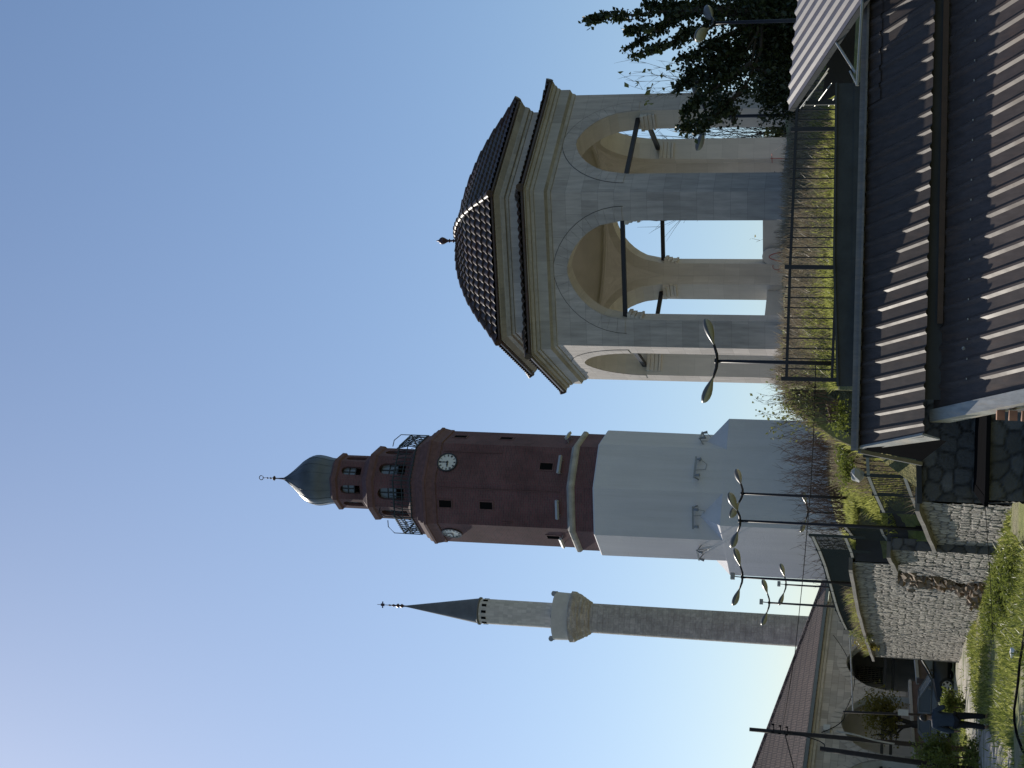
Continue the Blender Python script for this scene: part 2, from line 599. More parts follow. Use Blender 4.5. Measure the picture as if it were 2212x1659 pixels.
KR = [(31.5, 1.28), (32.5, 1.46), (34, 2.0), (36, 2.58), (38.0, 2.92), (46, 3.0), (60, 3.3), (75, 3.8), (130, 4.3)]
KL = [(36, -0.55), (38, -0.1), (41.5, 0.85), (44, 1.5), (48, 1.9), (55, 2.3), (65, 2.9), (75, 3.6), (130, 4.3)]


def terrace_z(x, y):
    q_ = sstep((y - 36.5) / 2.5)
    t = sstep((x + 3.0 - 1.3 * q_) / (3.2 + 1.2 * q_))
    z = lerp_knots(KR, y) * t + lerp_knots(KL, y) * (1 - t)
    if y >= 36:
        d = x - wall_x(y)
        lim = (wall_top(y) if y < 64 else 0.85) - 0.14
        k = sstep((d - 0.3) / (1.1 if y < 40.75 else 1.6 if y < 43 else 3.0 if y < 46 else 6.5))
        z = min(z, lim) * (1 - k) + z * k if z > lim else z
        if d < 0.6:
            z = min(z, lim + max(0, d - 0.35) * 0.8)
    z += 0.05 * math.sin(x * 1.7 + y * 0.9) + 0.04 * math.sin(x * 3.1 - y * 2.3)
    return z + EZ


# the lower ground: one sheet out to the horizon
m = MB()
ys = [-60, -20, 0, 10] + [16 + i * 1.5 for i in range(48)] + [100, 130, 180, 300, 600, 1600]
xs = [-1500, -500, -200, -100, -60] + [-40 + i * 1.6 for i in range(38)] + [30, 60, 120, 300, 900, 1500]
for y in ys:
    for x in xs:
        z = 0.05 * math.sin(x * 0.6 + 0.4) * math.sin(y * 0.45) + 0.03 * math.sin(x * 1.9 + y * 1.3)
        m.v.append((x, y, z if 10 < y < 100 and -60 < x < 30 else 0))
nx = len(xs)
for j in range(len(ys) - 1):
    for i in range(nx - 1):
        m.f.append((j * nx + i, j * nx + i + 1, (j + 1) * nx + i + 1, (j + 1) * nx + i))
struct(m.build('ground', M['ground'], smooth=True))

m = MB()
rows = [31.5 + 0.3 * i for i in range(15)] + [36.05, 36.1] + [36.4 + 0.45 * i for i in range(32)] + [51 + 1.3 * i for i in range(11)] + [68, 74, 82, 95, 130]
NS = 70
for y in rows:
    xl = 0.05 if y < 36.08 else wall_x(y) + 0.12
    for i in range(NS + 1):
        x = xl + (70 - xl) * (i / NS) ** 2.4
        m.v.append((x, y, terrace_z(x, y)))
for j in range(len(rows) - 1):
    for i in range(NS):
        a = j * (NS + 1) + i
        m.f.append((a, a + 1, a + NS + 2, a + NS + 1))
# soil skirts down to the lower ground
o = len(m.v)
for j in range(len(rows)):
    p = m.v[j * (NS + 1)]
    m.v.append((p[0], p[1], -0.3))
for j in range(len(rows) - 1):
    m.f.append((j * (NS + 1), (j + 1) * (NS + 1), o + j + 1, o + j))
o2 = len(m.v)
for i in range(NS + 1):
    p = m.v[i]
    m.v.append((p[0], p[1], -0.3))
for i in range(NS):
    m.f.append((i + 1, i, o2 + i, o2 + i + 1))
struct(m.build('terrace', M['terrace'], smooth=True))

# the worn gravel path over the grass
m = MB()
pl = [(-11.5, 68, 3.0), (-10.0, 62, 3.2), (-10.4, 56, 3.0), (-10.9, 51.5, 2.6), (-10.6, 46, 2.4), (-9.6, 41, 2.3), (-8.7, 36.5, 2.0), (-8.2, 31, 1.8)]
fine = []
for (a, b) in zip(pl, pl[1:]):
    for k in range(8):
        q = k / 8
        fine.append(tuple(a[i] + (b[i] - a[i]) * q for i in range(3)))
for i, (x, y, wd) in enumerate(fine):
    x2, y2, _ = fine[min(i + 1, len(fine) - 1)]
    x1, y1, _ = fine[max(i - 1, 0)]
    d = Vector((x2 - x1, y2 - y1)).normalized()
    nrm = Vector((-d.y, d.x))
    for k in range(7):
        q = (k / 6 - 0.5) * wd * (1 + 0.25 * math.sin(i * 0.9 + (k > 3)))
        X, Yy = x + nrm.x * q, y + nrm.y * q
        zz = 0.05 * math.sin(X * 0.6 + 0.4) * math.sin(Yy * 0.45) + 0.03 * math.sin(X * 1.9 + Yy * 1.3)
        m.v.append((X, Yy, zz + (0.05 if 0 < k < 6 else -0.02)))
for i in range(len(fine) - 1):
    for k in range(6):
        a = i * 7 + k
        m.f.append((a, a + 7, a + 8, a + 1))
struct(m.build('path', M['path'], smooth=True))


# ================================================================== STONE RETAINING WALL
def stone_patch(p0, p1, top, zb, cell, seed, depth=0.05, res=0.06, out=None, hole=None):
    """a wall face from p0 to p1 (plan), bulging stones on the left-hand side when going p0 -> p1"""
    rng = np.random.default_rng(seed)
    p0, p1 = np.array(p0, float), np.array(p1, float)
    L = np.linalg.norm(p1 - p0)
    d = (p1 - p0) / L
    nrm = np.array((-d[1], d[0])) if out is None else np.array(out, float)
    ns = int(L / res) + 1
    tops = np.array([top(s * L / ns) for s in range(ns + 1)])
    H = tops.max() - zb
    nh = int(H / res) + 1
    S = np.repeat(np.linspace(0, L, ns + 1)[:, None], nh + 1, 1)
    Q = np.repeat(np.linspace(0, 1, nh + 1)[None, :], ns + 1, 0)
    Hh = Q * (tops[:, None] - zb)
    cw, ch = cell
    gx, gy = int(L / cw) + 3, int(H / ch) + 3
    pts = []
    for i in range(-1, gx):
        for j in range(-1, gy):
            pts.append(((i + (0.5 if j % 2 else 0) + rng.uniform(-0.36, 0.36)) * cw, (j + rng.uniform(-0.33, 0.33)) * ch))
    pts = np.array(pts)
    cv = rng.uniform(0, 1, len(pts))
    off = rng.uniform(-0.4, 1.0, len(pts))
    ten = rng.uniform(-0.5, 0.5, (len(pts), 2))
    F1 = np.full(S.shape, 9.0); F2 = np.full(S.shape, 9.0); ID = np.zeros(S.shape, int)
    wob = 0.25 * np.sin(S * 9 + Hh * 7) * 0.12
    for i, (a, b) in enumerate(pts):
        i0, i1 = max(0, int((a - 2.2 * cw) / L * ns)), min(ns + 1, int((a + 2.2 * cw) / L * ns) + 2)
        if i1 <= i0:
            continue
        dd = np.hypot((S[i0:i1] - a) / cw, (Hh[i0:i1] - b) / ch) + wob[i0:i1]
        f1, f2, idd = F1[i0:i1], F2[i0:i1], ID[i0:i1]
        near = dd < f1
        f2[:] = np.where(near, f1, np.minimum(f2, dd))
        idd[:] = np.where(near, i, idd)
        f1[:] = np.where(near, dd, f1)
    e = F2 - F1
    joint = np.clip(1.15 - e / 0.17, 0, 1)
    bulge = np.clip(e / 0.26, 0, 1) ** 0.5
    tilt = ten[ID, 0] * (S - pts[ID, 0]) / cw + ten[ID, 1] * (Hh - pts[ID, 1]) / ch
    hgt = depth * (bulge * (0.75 + 0.35 * off[ID]) + 0.6 * bulge * tilt) + rng.normal(0, depth * 0.05, S.shape)
    if hole is not None:
        hm = hole(S, Hh)
        hgt = hgt * (1 - hm) + hm * (-0.22 + 0.3 * (rng.random(S.shape) - 0.5))
    m = MB()
    X = p0[0] + d[0] * S + nrm[0] * hgt
    Y = p0[1] + d[1] * S + nrm[1] * hgt
    Z = zb + Hh
    m.v = list(map(tuple, np.stack([X, Y, Z], -1).reshape(-1, 3)))
    w_ = nh + 1
    m.f = [(i * w_ + j, i * w_ + j + 1, (i + 1) * w_ + j + 1, (i + 1) * w_ + j) for i in range(ns) for j in range(nh)]
    return m, joint.ravel().astype(np.float32), cv[ID].ravel().astype(np.float32)


def stone_obj(name, mat, parent, pack):
    m, joint, cellv = pack
    ob = m.build(name, mat, parent, uv=False)
    for nm, arr in (('joint', joint), ('cell', cellv)):
        a = ob.data.attributes.new(nm, 'FLOAT', 'POINT')
        a.data.foreach_set('value', arr)
    return ob


def offset_xy(p, q, dist):
    d = Vector((q[0] - p[0], q[1] - p[1])).normalized()
    return Vector((-d.y, d.x)) * dist


rw = thing('retaining_wall', 'long stepped stone retaining wall with concrete coping below the iron railings', 'wall', (-4, 41, 0))
LA = math.dist(*WALL_A)
LB = math.dist(*WALL_B)


def wall_Y(u, v, off=0.12):
    lo, hi = 36.1, 63.9
    for _ in range(40):
        mid = (lo + hi) / 2
        if at(u, v, mid).x < wall_x(mid) + off:
            lo = mid
        else:
            hi = mid
    return (lo + hi) / 2


YR0, YR1 = wall_Y(412, 1949, 0), wall_Y(378, 2150, 0)
SR0, SR1 = (YR0 - 40.75) / 0.962, (YR1 - 40.75) / 0.962
HR0, HR1 = at(412, 1949, YR0).z, at(378, 2150, YR1).z


def rubble_s(h):
    return SR0 + (SR1 - SR0) * (HR0 - h) / (HR0 - HR1)


def hole_fn(S, Hh):
    c_ = rubble_s(Hh - 0.2)
    wdt = 0.95 + 0.25 * np.sin(Hh * 5)
    return np.clip(1.6 - np.abs(S - c_) / wdt * 1.3, 0, 1) * (Hh < HR0 + 0.3) * (Hh > -1)


pk = stone_patch(WALL_B[0], WALL_B[1], lambda s: wall_top(40.76 + s / LB * 23.23) + EZ, -0.2, (0.30, 0.23), 3, 0.048, 0.05, hole=hole_fn)
stone_obj('stone_face', M['stone'], rw, pk)
pk = stone_patch(WALL_A[0], WALL_A[1], lambda s: wall_top(36 + s / LA * 4.74) + EZ, -0.2, (0.30, 0.23), 5, 0.048, 0.045)
stone_obj('stone_face', M['stone'], rw, pk)
# faces that look at the camera: shade put into a darker stone colour
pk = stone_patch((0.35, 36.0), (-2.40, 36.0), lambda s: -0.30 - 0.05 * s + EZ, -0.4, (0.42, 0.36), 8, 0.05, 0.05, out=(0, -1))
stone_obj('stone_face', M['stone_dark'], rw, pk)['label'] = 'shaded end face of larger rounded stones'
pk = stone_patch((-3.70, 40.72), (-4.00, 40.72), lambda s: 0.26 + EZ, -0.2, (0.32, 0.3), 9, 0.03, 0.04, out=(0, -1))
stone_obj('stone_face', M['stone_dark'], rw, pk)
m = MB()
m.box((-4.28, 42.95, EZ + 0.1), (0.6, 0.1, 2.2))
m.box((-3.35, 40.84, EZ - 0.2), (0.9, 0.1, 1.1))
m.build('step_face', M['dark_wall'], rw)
# the wall's core and end
m = MB()
for (a, b, z0_, zt) in ((WALL_B[0], WALL_B[1], -0.2, 0.75), (WALL_A[0], WALL_A[1], -0.2, -1.2)):
    pass
m.box((-10.42, 64.05, 1.55), (0.5, 0.12, 3.5))
m.build('wall_end', M['concrete'], rw)


def coping(m, y0, y1, n=14, over=0.25, th=0.10, wd=0.55):
    pts = []
    for i in range(n + 1):
        y = y0 + (y1 - y0) * i / n
        pts.append((wall_x(min(max(y, 36), 63.99)), y, wall_top(y) + EZ))
    p = WALL_A if y1 < 40.8 else WALL_B
    nrm = offset_xy(p[0], p[1], 1.0)
    vs = []
    for i, (x, y, z) in enumerate(pts):
        j = 0.02 * math.sin(i * 2.1)
        for (o_, dz) in ((over + j, 0.0), (over + j, th), (over - wd, th), (over - wd, 0.0)):
            vs.append((x + nrm.x * o_, y + nrm.y * o_, z + dz))
    fs = []
    for i in range(n):
        for k in range(4):
            k2 = (k + 1) % 4
            fs.append((i * 4 + k, (i + 1) * 4 + k, (i + 1) * 4 + k2, i * 4 + k2))
    fs += [(0, 1, 2, 3), (n * 4 + 3, n * 4 + 2, n * 4 + 1, n * 4)]
    m.add(vs, fs)


m = MB(); coping(m, 42.9, 64.0, 18); m.build('coping', M['concrete'], rw)
m = MB(); coping(m, 40.76, 42.88, 4); m.build('coping', M['concrete'], rw)
m = MB(); coping(m, 36.0, 40.7, 6); m.build('coping', M['concrete'], rw)
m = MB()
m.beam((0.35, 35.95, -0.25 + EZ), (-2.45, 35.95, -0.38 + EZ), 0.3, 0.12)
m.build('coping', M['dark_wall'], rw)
# stones torn out of the facing
m = MB()
rng = random.Random(4)
dB = Vector((WALL_B[1][0] - WALL_B[0][0], WALL_B[1][1] - WALL_B[0][1])).normalized()
nB = Vector((-dB.y, dB.x))
for k in range(420):
    h = rng.uniform(-0.1, HR0)
    if rng.random() < 0.25:
        h = rng.uniform(-0.1, 0.5)
    sx = rubble_s(h) + rng.gauss(0, 0.50 if h > 0.5 else 0.9)
    dep = rng.uniform(-0.2, 0.06) + (0.35 * rng.random() if h < 0.4 else 0)
    p = Vector((WALL_B[0][0] + dB.x * sx + nB.x * dep, WALL_B[0][1] + dB.y * sx + nB.y * dep, h))
    r_ = rng.uniform(0.05, 0.14)
    Mr = Matrix.Rotation(rng.uniform(0, 6), 3, Vector((rng.random(), rng.random(), rng.random() + 0.1)).normalized())
    m.box(p, (r_ * rng.uniform(1.2, 2.6), r_ * rng.uniform(0.8, 1.6), r_ * rng.uniform(0.7, 1.3)), M=Mr, taper=rng.uniform(0.5, 0.95))
m.build('exposed_rubble', M['rubble'], rw)['kind'] = 'stuff'
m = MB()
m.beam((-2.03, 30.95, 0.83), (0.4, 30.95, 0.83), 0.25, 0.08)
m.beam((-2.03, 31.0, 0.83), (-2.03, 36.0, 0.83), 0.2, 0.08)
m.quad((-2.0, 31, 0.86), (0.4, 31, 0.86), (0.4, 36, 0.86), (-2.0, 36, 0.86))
m.build('ledge', M['shade_black'], rw)  # ledge coloured near-black to put it in shadow
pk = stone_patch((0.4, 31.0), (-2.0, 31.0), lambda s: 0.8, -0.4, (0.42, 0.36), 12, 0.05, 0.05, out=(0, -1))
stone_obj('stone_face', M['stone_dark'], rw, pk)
pk = stone_patch((-2.0, 31.0), (-2.0, 36.0), lambda s: 0.8, -0.4, (0.30, 0.23), 13, 0.05, 0.06)
stone_obj('stone_face', M['stone'], rw, pk)

pp = MB()
pp.tube([at(519, 1978, 40.55), at(516, 2060, 40.55), at(513, 2230, 40.55)], 0.055, 10)
o = pp.build('drainpipe', M['black'], origin=at(513, 2230, 40.55))
tag(o, 'black vertical drainpipe in the corner of the stepped stone wall', 'drainpipe')


# ================================================================== PAVILION
S_ = 4.2
PCX, PCY, PTH = 0.9651 * S_, 10.0514 * S_, 1.2597
RW = 4.05
HF, HE, HU = 2.1526 * S_ + EZ, 2.283 * S_ + EZ, 2.5014 * S_ + EZ
RE, RU = 1.0679 * S_, 0.9449 * S_
ZFLOOR = 3.02 + EZ
ZSPR = at(1073, 1350, PCY - 3.3).z
ZAPX = at(1073, 1225, PCY - 3.3).z
HWID = 1.30
THK = 0.62
pav = thing('marble_pavilion', 'open hexagonal marble pavilion with pointed arches and a dark tiled roof', 'pavilion', (PCX, PCY, ZFLOOR))


def arch_z(x, w, rise):
    if rise < w:                                     # a depressed arch
        return rise * (0.9 * math.sqrt(max(0, 1 - (x / w) ** 2)) + 0.1 * (1 - abs(x) / w))
    Rr = (w * w + rise * rise) / (2 * w)
    q = abs(x) - (w - Rr)
    return math.sqrt(max(0, Rr * Rr - q * q))


def poly_ring(cx, cy, a0, n, rad):
    return [Vector((cx + rad * math.sin(a0 - 2 * math.pi * k / n), cy - rad * math.cos(a0 - 2 * math.pi * k / n), 0)) for k in range(n)]


def arched_side(mo, mi, O0, O1, I0, I1, z0, z1, w, zs, rise, nseg=18, zi1=None, z_sill=None):
    """one wall side with an arched opening: mo gets the outer skin, mi the inner skin, reveal and soffit"""
    zi1 = zi1 or z1
    z_sill = z0 if z_sill is None else z_sill
    mid_o, mid_i = (O0 + O1) / 2, (I0 + I1) / 2
    t_ = (O1 - O0).normalized()
    lo, li_ = (O1 - O0).length / 2, (I1 - I0).length / 2
    xs_ = [-w + 2 * w * i / nseg for i in range(nseg + 1)]
    P = lambda mid, x, z: Vector((mid.x + t_.x * x, mid.y + t_.y * x, z))
    for (mm, mid, l, zt, flip) in ((mo, mid_o, lo, z1, False), (mi, mid_i, li_, zi1, True)):
        cols = [(-l, -w), (w, l)]
        for (a, b) in cols:
            q = [P(mid, a, z0), P(mid, b, z0), P(mid, b, zt), P(mid, a, zt)]
            mm.quad(*(q[::-1] if flip else q))
        for a, b in zip(xs_, xs_[1:]):
            q = [P(mid, a, zs + arch_z(a, w, rise)), P(mid, b, zs + arch_z(b, w, rise)), P(mid, b, zt), P(mid, a, zt)]
            mm.quad(*(q[::-1] if flip else q))
            if z_sill > z0:
                q = [P(mid, a, z0), P(mid, b, z0), P(mid, b, z_sill), P(mid, a, z_sill)]
                mm.quad(*(q[::-1] if flip else q))
    prof = [(-w, z_sill), (-w, zs)] + [(x, zs + arch_z(x, w, rise)) for x in xs_[1:-1]] + [(w, zs), (w, z_sill)]
    for (xa, za), (xb, zb_) in zip(prof, prof[1:]):
        mi.quad(P(mid_o, xa, za), P(mid_i, xa, za), P(mid_i, xb, zb_), P(mid_o, xb, zb_))
    if z_sill > z0:
        mi.quad(P(mid_o, -w, z_sill), P(mid_o, w, z_sill), P(mid_i, w, z_sill), P(mid_i, -w, z_sill))
    return mid_o, t_


RISE = ZAPX - ZSPR
OUT = poly_ring(PCX, PCY, PTH, 6, RW)
INN = poly_ring(PCX, PCY, PTH, 6, RW - THK / math.cos(R(30)))
mo, mi = MB(), MB()
ZIN = HF + 0.2
for k in range(6):
    O0, O1, I0, I1 = OUT[k], OUT[(k + 1) % 6], INN[k], INN[(k + 1) % 6]
    mid, tt_ = arched_side(mo, mi, O0, O1, I0, I1, ZFLOOR - 0.9, HF - 0.02, HWID, ZSPR, RISE, 22, ZIN)
    nrm = Vector((-tt_.y, tt_.x, 0))
    if nrm.dot(mid - Vector((PCX, PCY, 0))) < 0:
        nrm = -nrm
    # arch stones standing a little proud
    ab = MB()
    nv = 21
    def arcpt(q, off):
        x = -HWID + 2 * HWID * q
        e = 1e-3
        if q <= 0 or q >= 1:
            return (x - off if q <= 0 else x + off, 0.0)
        zq = arch_z(x, HWID, RISE)
        dx = 2e-3
        dz_ = arch_z(x + dx, HWID, RISE) - arch_z(x - dx, HWID, RISE)
        tl = math.hypot(2 * dx, dz_)
        return (x - dz_ / tl * off, zq + 2 * dx / tl * off)
    qs = [0.5 - 0.5 * math.cos(math.pi * i / nv) for i in range(nv + 1)]
    for qa, qb in zip(qs, qs[1:]):
        g = (qb - qa) * 0.012
        pa0, pa1, pb1, pb0 = arcpt(qa + g, 0.002), arcpt(qa + g, 0.36), arcpt(qb - g, 0.36), arcpt(qb - g, 0.002)
        if qa < 0.5 < qb:
            pass
        vs = []
        for dpt in (0.014, -0.02):
            for (x, z) in (pa0, pb0, pb1, pa1):
                vs.append((mid.x + tt_.x * x + nrm.x * dpt, mid.y + tt_.y * x + nrm.y * dpt, ZSPR + z))
        ab.add(vs, [(0, 1, 2, 3), (0, 4, 5, 1), (1, 5, 6, 2), (2, 6, 7, 3), (3, 7, 4, 0)])
    ab.build('arch_stones', M['marble'], pav)
    jm = MB()
    for qa, qb in zip(qs, qs[1:]):
        vs = []
        for (q, off) in ((qa, 0.362), (qb, 0.362), (qb, 0.378), (qa, 0.378)):
            x, z = arcpt(q, off)
            vs.append((mid.x + tt_.x * x + nrm.x * 0.006, mid.y + tt_.y * x + nrm.y * 0.006, ZSPR + z))
        jm.add(vs, [(0, 1, 2, 3)])
    jm.build('arch_joint', M['joint'], pav)
    # moulded imposts on the reveals
    for sgn in (-1, 1):
        im = MB()
        for (dz, hh, pr) in ((-0.05, 0.09, 0.13), (-0.15, 0.10, 0.085), (-0.26, 0.10, 0.05), (-0.36, 0.06, 0.075)):
            cpt = mid - nrm * (THK * 0.58) + tt_ * sgn * (HWID - pr / 2 + 0.005)
            im.box((cpt.x, cpt.y, ZSPR + dz), (pr + 0.01, THK * 0.8, hh), M=Matrix((tt_, nrm, Vector((0, 0, 1)))).transposed())
        im.build('impost', M['inner'], pav)
    tb = MB()
    c0 = mid - nrm * THK * 0.45
    tb.beam((c0 - tt_ * (HWID + 0.05)) + Vector((0, 0, ZSPR + 0.07)), (c0 + tt_ * (HWID + 0.05)) + Vector((0, 0, ZSPR + 0.07)), 0.11, 0.11)
    tb.build('tie_bar', M['steel'], pav)
    if k in (3, 4):
        sl = MB()
        c1 = mid - nrm * THK * 0.5
        hs = 0.95 if k == 3 else 1.12
        sl.box((c1.x, c1.y, ZFLOOR + hs / 2), (2 * HWID - 0.02, 0.2, hs), M=Matrix((tt_, nrm, Vector((0, 0, 1)))).transposed())
        slo = sl.build('parapet_slab', M['slab'], pav)
        if k == 4:
            for (x0, z0_, x1, z1_) in ((-0.55, 0.25, -0.55, 0.75), (-0.40, 0.3, -0.40, 0.8), (-0.62, 0.5, -0.32, 0.52), (-0.2, 0.2, 0.15, 0.2), (0.0, 0.2, 0.0, 0.42), (0.35, 0.55, 0.5, 0.75)):
                g = MB()
                pa_, pb_ = c1 - nrm * 0.105 + tt_ * x0, c1 - nrm * 0.105 + tt_ * x1
                g.tube([(pa_.x, pa_.y, ZFLOOR + z0_), (pb_.x, pb_.y, ZFLOOR + z1_)], 0.010, 5)
                g.build('graffiti', M['grey_paint'], slo)
        if k == 4:
            for s2 in (-1, 1):
                g = MB()
                cc = c1 - nrm * 0.28 + tt_ * s2 * (HWID - 0.22)
                pts = []
                for i in range(13):
                    a = math.pi * i / 12
                    pts.append((0.24 * math.cos(a), 0.85 + 0.27 * math.sin(a)))
                pts = [(0.24, 0.0)] + pts + [(-0.24, 0.0)]
                vs = []
                for dp in (-0.06, 0.06):
                    for (x, z) in pts:
                        q = cc + tt_ * x + nrm * dp
                        vs.append((q.x, q.y, ZFLOOR + z))
                n_ = len(pts)
                g.add(vs, [tuple(range(n_)), tuple(range(2 * n_ - 1, n_ - 1, -1))] + [(i, i + n_, (i + 1) % n_ + n_, (i + 1) % n_) for i in range(n_)])
                g.build('headstone', M['slab'], pav)
                # sprayed outline on the slab
                gr = MB()
                loop = [cc - nrm * 0.068 + tt_ * (0.13 * math.cos(a) * (1 - 0.3 * math.sin(a))) + Vector((0, 0, ZFLOOR + 0.6 + 0.32 * math.sin(a))) for a in [i * 2 * math.pi / 20 for i in range(20)]]
                gr.tube(loop + [loop[0]], 0.011, 5)
                gr.build('graffiti', M['red_paint'], pav)
mo.build('wall', M['marble'], pav)
# pendentives and inner dome
RCI = (INN[0] - Vector((PCX, PCY, 0))).length
AP = RCI * math.cos(R(30))
ZR = ZSPR + math.sqrt(max(0, RCI ** 2 - AP ** 2)) + 0.02
nphi, nz = 96, 10
o = len(mi.v)
pen = MB()
for i in range(nphi):
    ph = 2 * math.pi * i / nphi
    loc = (ph) % (math.pi / 3) - math.pi / 6
    hd = AP / math.cos(loc)
    zb_ = ZSPR + math.sqrt(max(0, RCI ** 2 - hd ** 2))
    for j in range(nz + 1):
        z = zb_ + (ZR - zb_) * j / nz
        rr = math.sqrt(max(AP ** 2 - 0.0, RCI ** 2 - (z - ZSPR) ** 2)) if j < nz else AP
        ang = PTH - ph
        pen.v.append((PCX + rr * math.sin(ang), PCY - rr * math.cos(ang), z))
for i in range(nphi):
    i2 = (i + 1) % nphi
    for j in range(nz):
        pen.f.append((i * (nz + 1) + j, i * (nz + 1) + j + 1, i2 * (nz + 1) + j + 1, i2 * (nz + 1) + j))
pen.build('pendentives', M['inner'], pav, smooth=True)
dm = MB()
dm.lathe((PCX, PCY, 0), [(AP, ZR), (AP - 0.10, ZR), (AP - 0.10, ZR + 0.08), (AP - 0.02, ZR + 0.10)] + [((AP - 0.02) * math.cos(a), ZR + 0.10 + 1.75 * math.sin(a)) for a in [i * math.pi / 24 for i in range(1, 12)]] + [(0.01, ZR + 1.86)], 48)
dm.build('inner_dome', M['dome_in'], pav, auto=35)
mi.build('inner_wall', M['inner'], pav)
# floor and steps
fl = MB()
fl.lathe((PCX, PCY, 0), [(RW + 0.95, ZFLOOR - 2.2), (RW + 0.95, ZFLOOR - 0.30), (RW + 0.5, ZFLOOR - 0.30), (RW + 0.5, ZFLOOR), (0.01, ZFLOOR)], 6, PTH)
fl.build('floor', M['marble'], pav)
# cornices
c1 = MB()
c1.lathe((PCX, PCY, 0), [(RW - 0.02, HF - 0.16), (RW + 0.03, HF - 0.14), (RW + 0.05, HF - 0.06), (4.2, HF), (4.2, HF + 0.27), (4.235, HF + 0.275), (4.25, HF + 0.33), (4.25, HF + 0.36), (4.31, HF + 0.37), (4.34, HF + 0.42), (4.34, HF + 0.45), (RE - 0.06, HE - 0.09), (RE - 0.06, HE - 0.05), (3.4, HE)], 6, PTH)
c1.build('cornice', M['cornice'], pav)
dr = MB()
RD = 3.61
dr.lathe((PCX, PCY, 0), [(RD, HE - 0.1), (RD, HU - 0.35)], 6, PTH)
dr.build('drum', M['marble'], pav)
c2 = MB()
c2.lathe((PCX, PCY, 0), [(RD - 0.01, HU - 0.40), (RD + 0.04, HU - 0.39), (RD + 0.05, HU - 0.32), (RD + 0.12, HU - 0.30), (RD + 0.15, HU - 0.22), (RD + 0.15, HU - 0.19), (RU - 0.08, HU - 0.09), (RU - 0.08, HU - 0.05), (3.0, HU)], 6, PTH)
c2.build('cornice', M['cornice'], pav)


def tile_roof(cx, cy, a0, n, prof, pitch=0.21, course=0.33, amp=0.05, step=0.045, rows_only=None):
    """barrel tiles laid on the n faces of a roof given as (circumradius, height) pairs from the eave up"""
    ca, ta = math.cos(math.pi / n), math.tan(math.pi / n)
    pr = [(r * ca, z) for r, z in prof]
    L = [0]
    for (a, b), (c_, d) in zip(pr, pr[1:]):
        L.append(L[-1] + math.hypot(c_ - a, d - b))
    def at_len(s):
        for i in range(len(pr) - 1):
            if s <= L[i + 1] or i == len(pr) - 2:
                q = (s - L[i]) / (L[i + 1] - L[i])
                dx, dz = pr[i + 1][0] - pr[i][0], pr[i + 1][1] - pr[i][1]
                h = math.hypot(dx, dz)
                return pr[i][0] + dx * q, pr[i][1] + dz * q, -(-dz / h), (-dx / h)
    rows_ = []
    nc = max(1, int(round(L[-1] / course)))
    cl = L[-1] / nc
    for i in range(nc):
        for (q, hgt) in ((0.0, step), (0.35, step * 0.65), (0.7, step * 0.3), (0.999, 0.0)):
            rows_.append(((i + q) * cl, hgt))
    m = MB()
    for k in range(n):
        am = a0 - 2 * math.pi * (k + 0.5) / n
        nv_ = Vector((math.sin(am), -math.cos(am), 0))
        tv = Vector((math.cos(am), math.sin(am), 0))
        half = pr[0][0] * ta
        nx_ = int(2 * half / pitch * 8)
        o = len(m.v)
        for (s, hgt) in rows_:
            a, z, sa, sz = at_len(s)
            lim = max(a, 0) * ta
            for i in range(nx_ + 1):
                x = -half + 2 * half * i / nx_
                xc = max(-lim, min(lim, x))
                h = amp * abs(math.cos(math.pi * x / pitch)) + hgt
                if abs(x) >= lim:
                    h = hgt + 0.01
                p = nv_ * (a + sa * h) + tv * xc
                m.v.append((cx + p.x, cy + p.y, z + sz * h))
        for j in range(len(rows_) - 1):
            for i in range(nx_):
                q0, q1, q2, q3 = o + j * (nx_ + 1) + i, o + j * (nx_ + 1) + i + 1, o + (j + 1) * (nx_ + 1) + i + 1, o + (j + 1) * (nx_ + 1) + i
                if (Vector(m.v[q0]) - Vector(m.v[q1])).length < 1e-4 and (Vector(m.v[q2]) - Vector(m.v[q3])).length < 1e-4:
                    continue
                m.f.append((q0, q1, q2, q3))
    # hip tiles
    for k in range(n):
        ang = a0 - 2 * math.pi * k / n
        for i in range(nc):
            pts, rs = [], []
            for q, rr in ((0, 0.105), (0.5, 0.09), (1.02, 0.075)):
                s = min(L[-1], (i + q) * cl)
                a, z, sa, sz = at_len(s)
                r_ = a / ca
                pts.append((cx + (r_ + sa * 0.03) * math.sin(ang), cy - (r_ + sa * 0.03) * math.cos(ang), z + 0.03))
                rs.append(rr)
            m.tube(pts, rs, 8)
    return m


up_prof = [(RU + 0.02, HU - 0.02), (3.5, HU + 0.33), (3.03, HU + 0.70), (2.39, HU + 1.12), (1.67, HU + 1.48), (1.09, HU + 1.70), (0.5, HU + 1.86), (0.04, HU + 1.93)]
tr = tile_roof(PCX, PCY, PTH, 6, up_prof)
tr.lathe((PCX, PCY, 0), [(RU - 0.06, HU - 0.06), (RU + 0.03, HU - 0.045), (RU + 0.03, HU + 0.0)], 6, PTH)
roof = tr.build('roof', M['tile'], pav, auto=50)
lr = tile_roof(PCX, PCY, PTH, 6, [(RE, HE - 0.02), (RD - 0.05, HE + 0.26)])
lr.lathe((PCX, PCY, 0), [(RE - 0.05, HE - 0.07), (RE + 0.01, HE - 0.05), (RE + 0.01, HE + 0.0)], 6, PTH)
lr.build('eave_roof', M['tile'], pav, auto=50)
fb = MB()
zt_ = HU + 1.9
fb.lathe((PCX, PCY, zt_), [(0.09, 0), (0.10, 0.05), (0.035, 0.08), (0.03, 0.2), (0.06, 0.22), (0.03, 0.25), (0.03, 0.32), (0.06, 0.34), (0.03, 0.37), (0.05, 0.42), (0.095, 0.50), (0.11, 0.56), (0.08, 0.62), (0.03, 0.66), (0.005, 0.74)], 14)
fb.build('finial', M['iron'], roof, smooth=True)
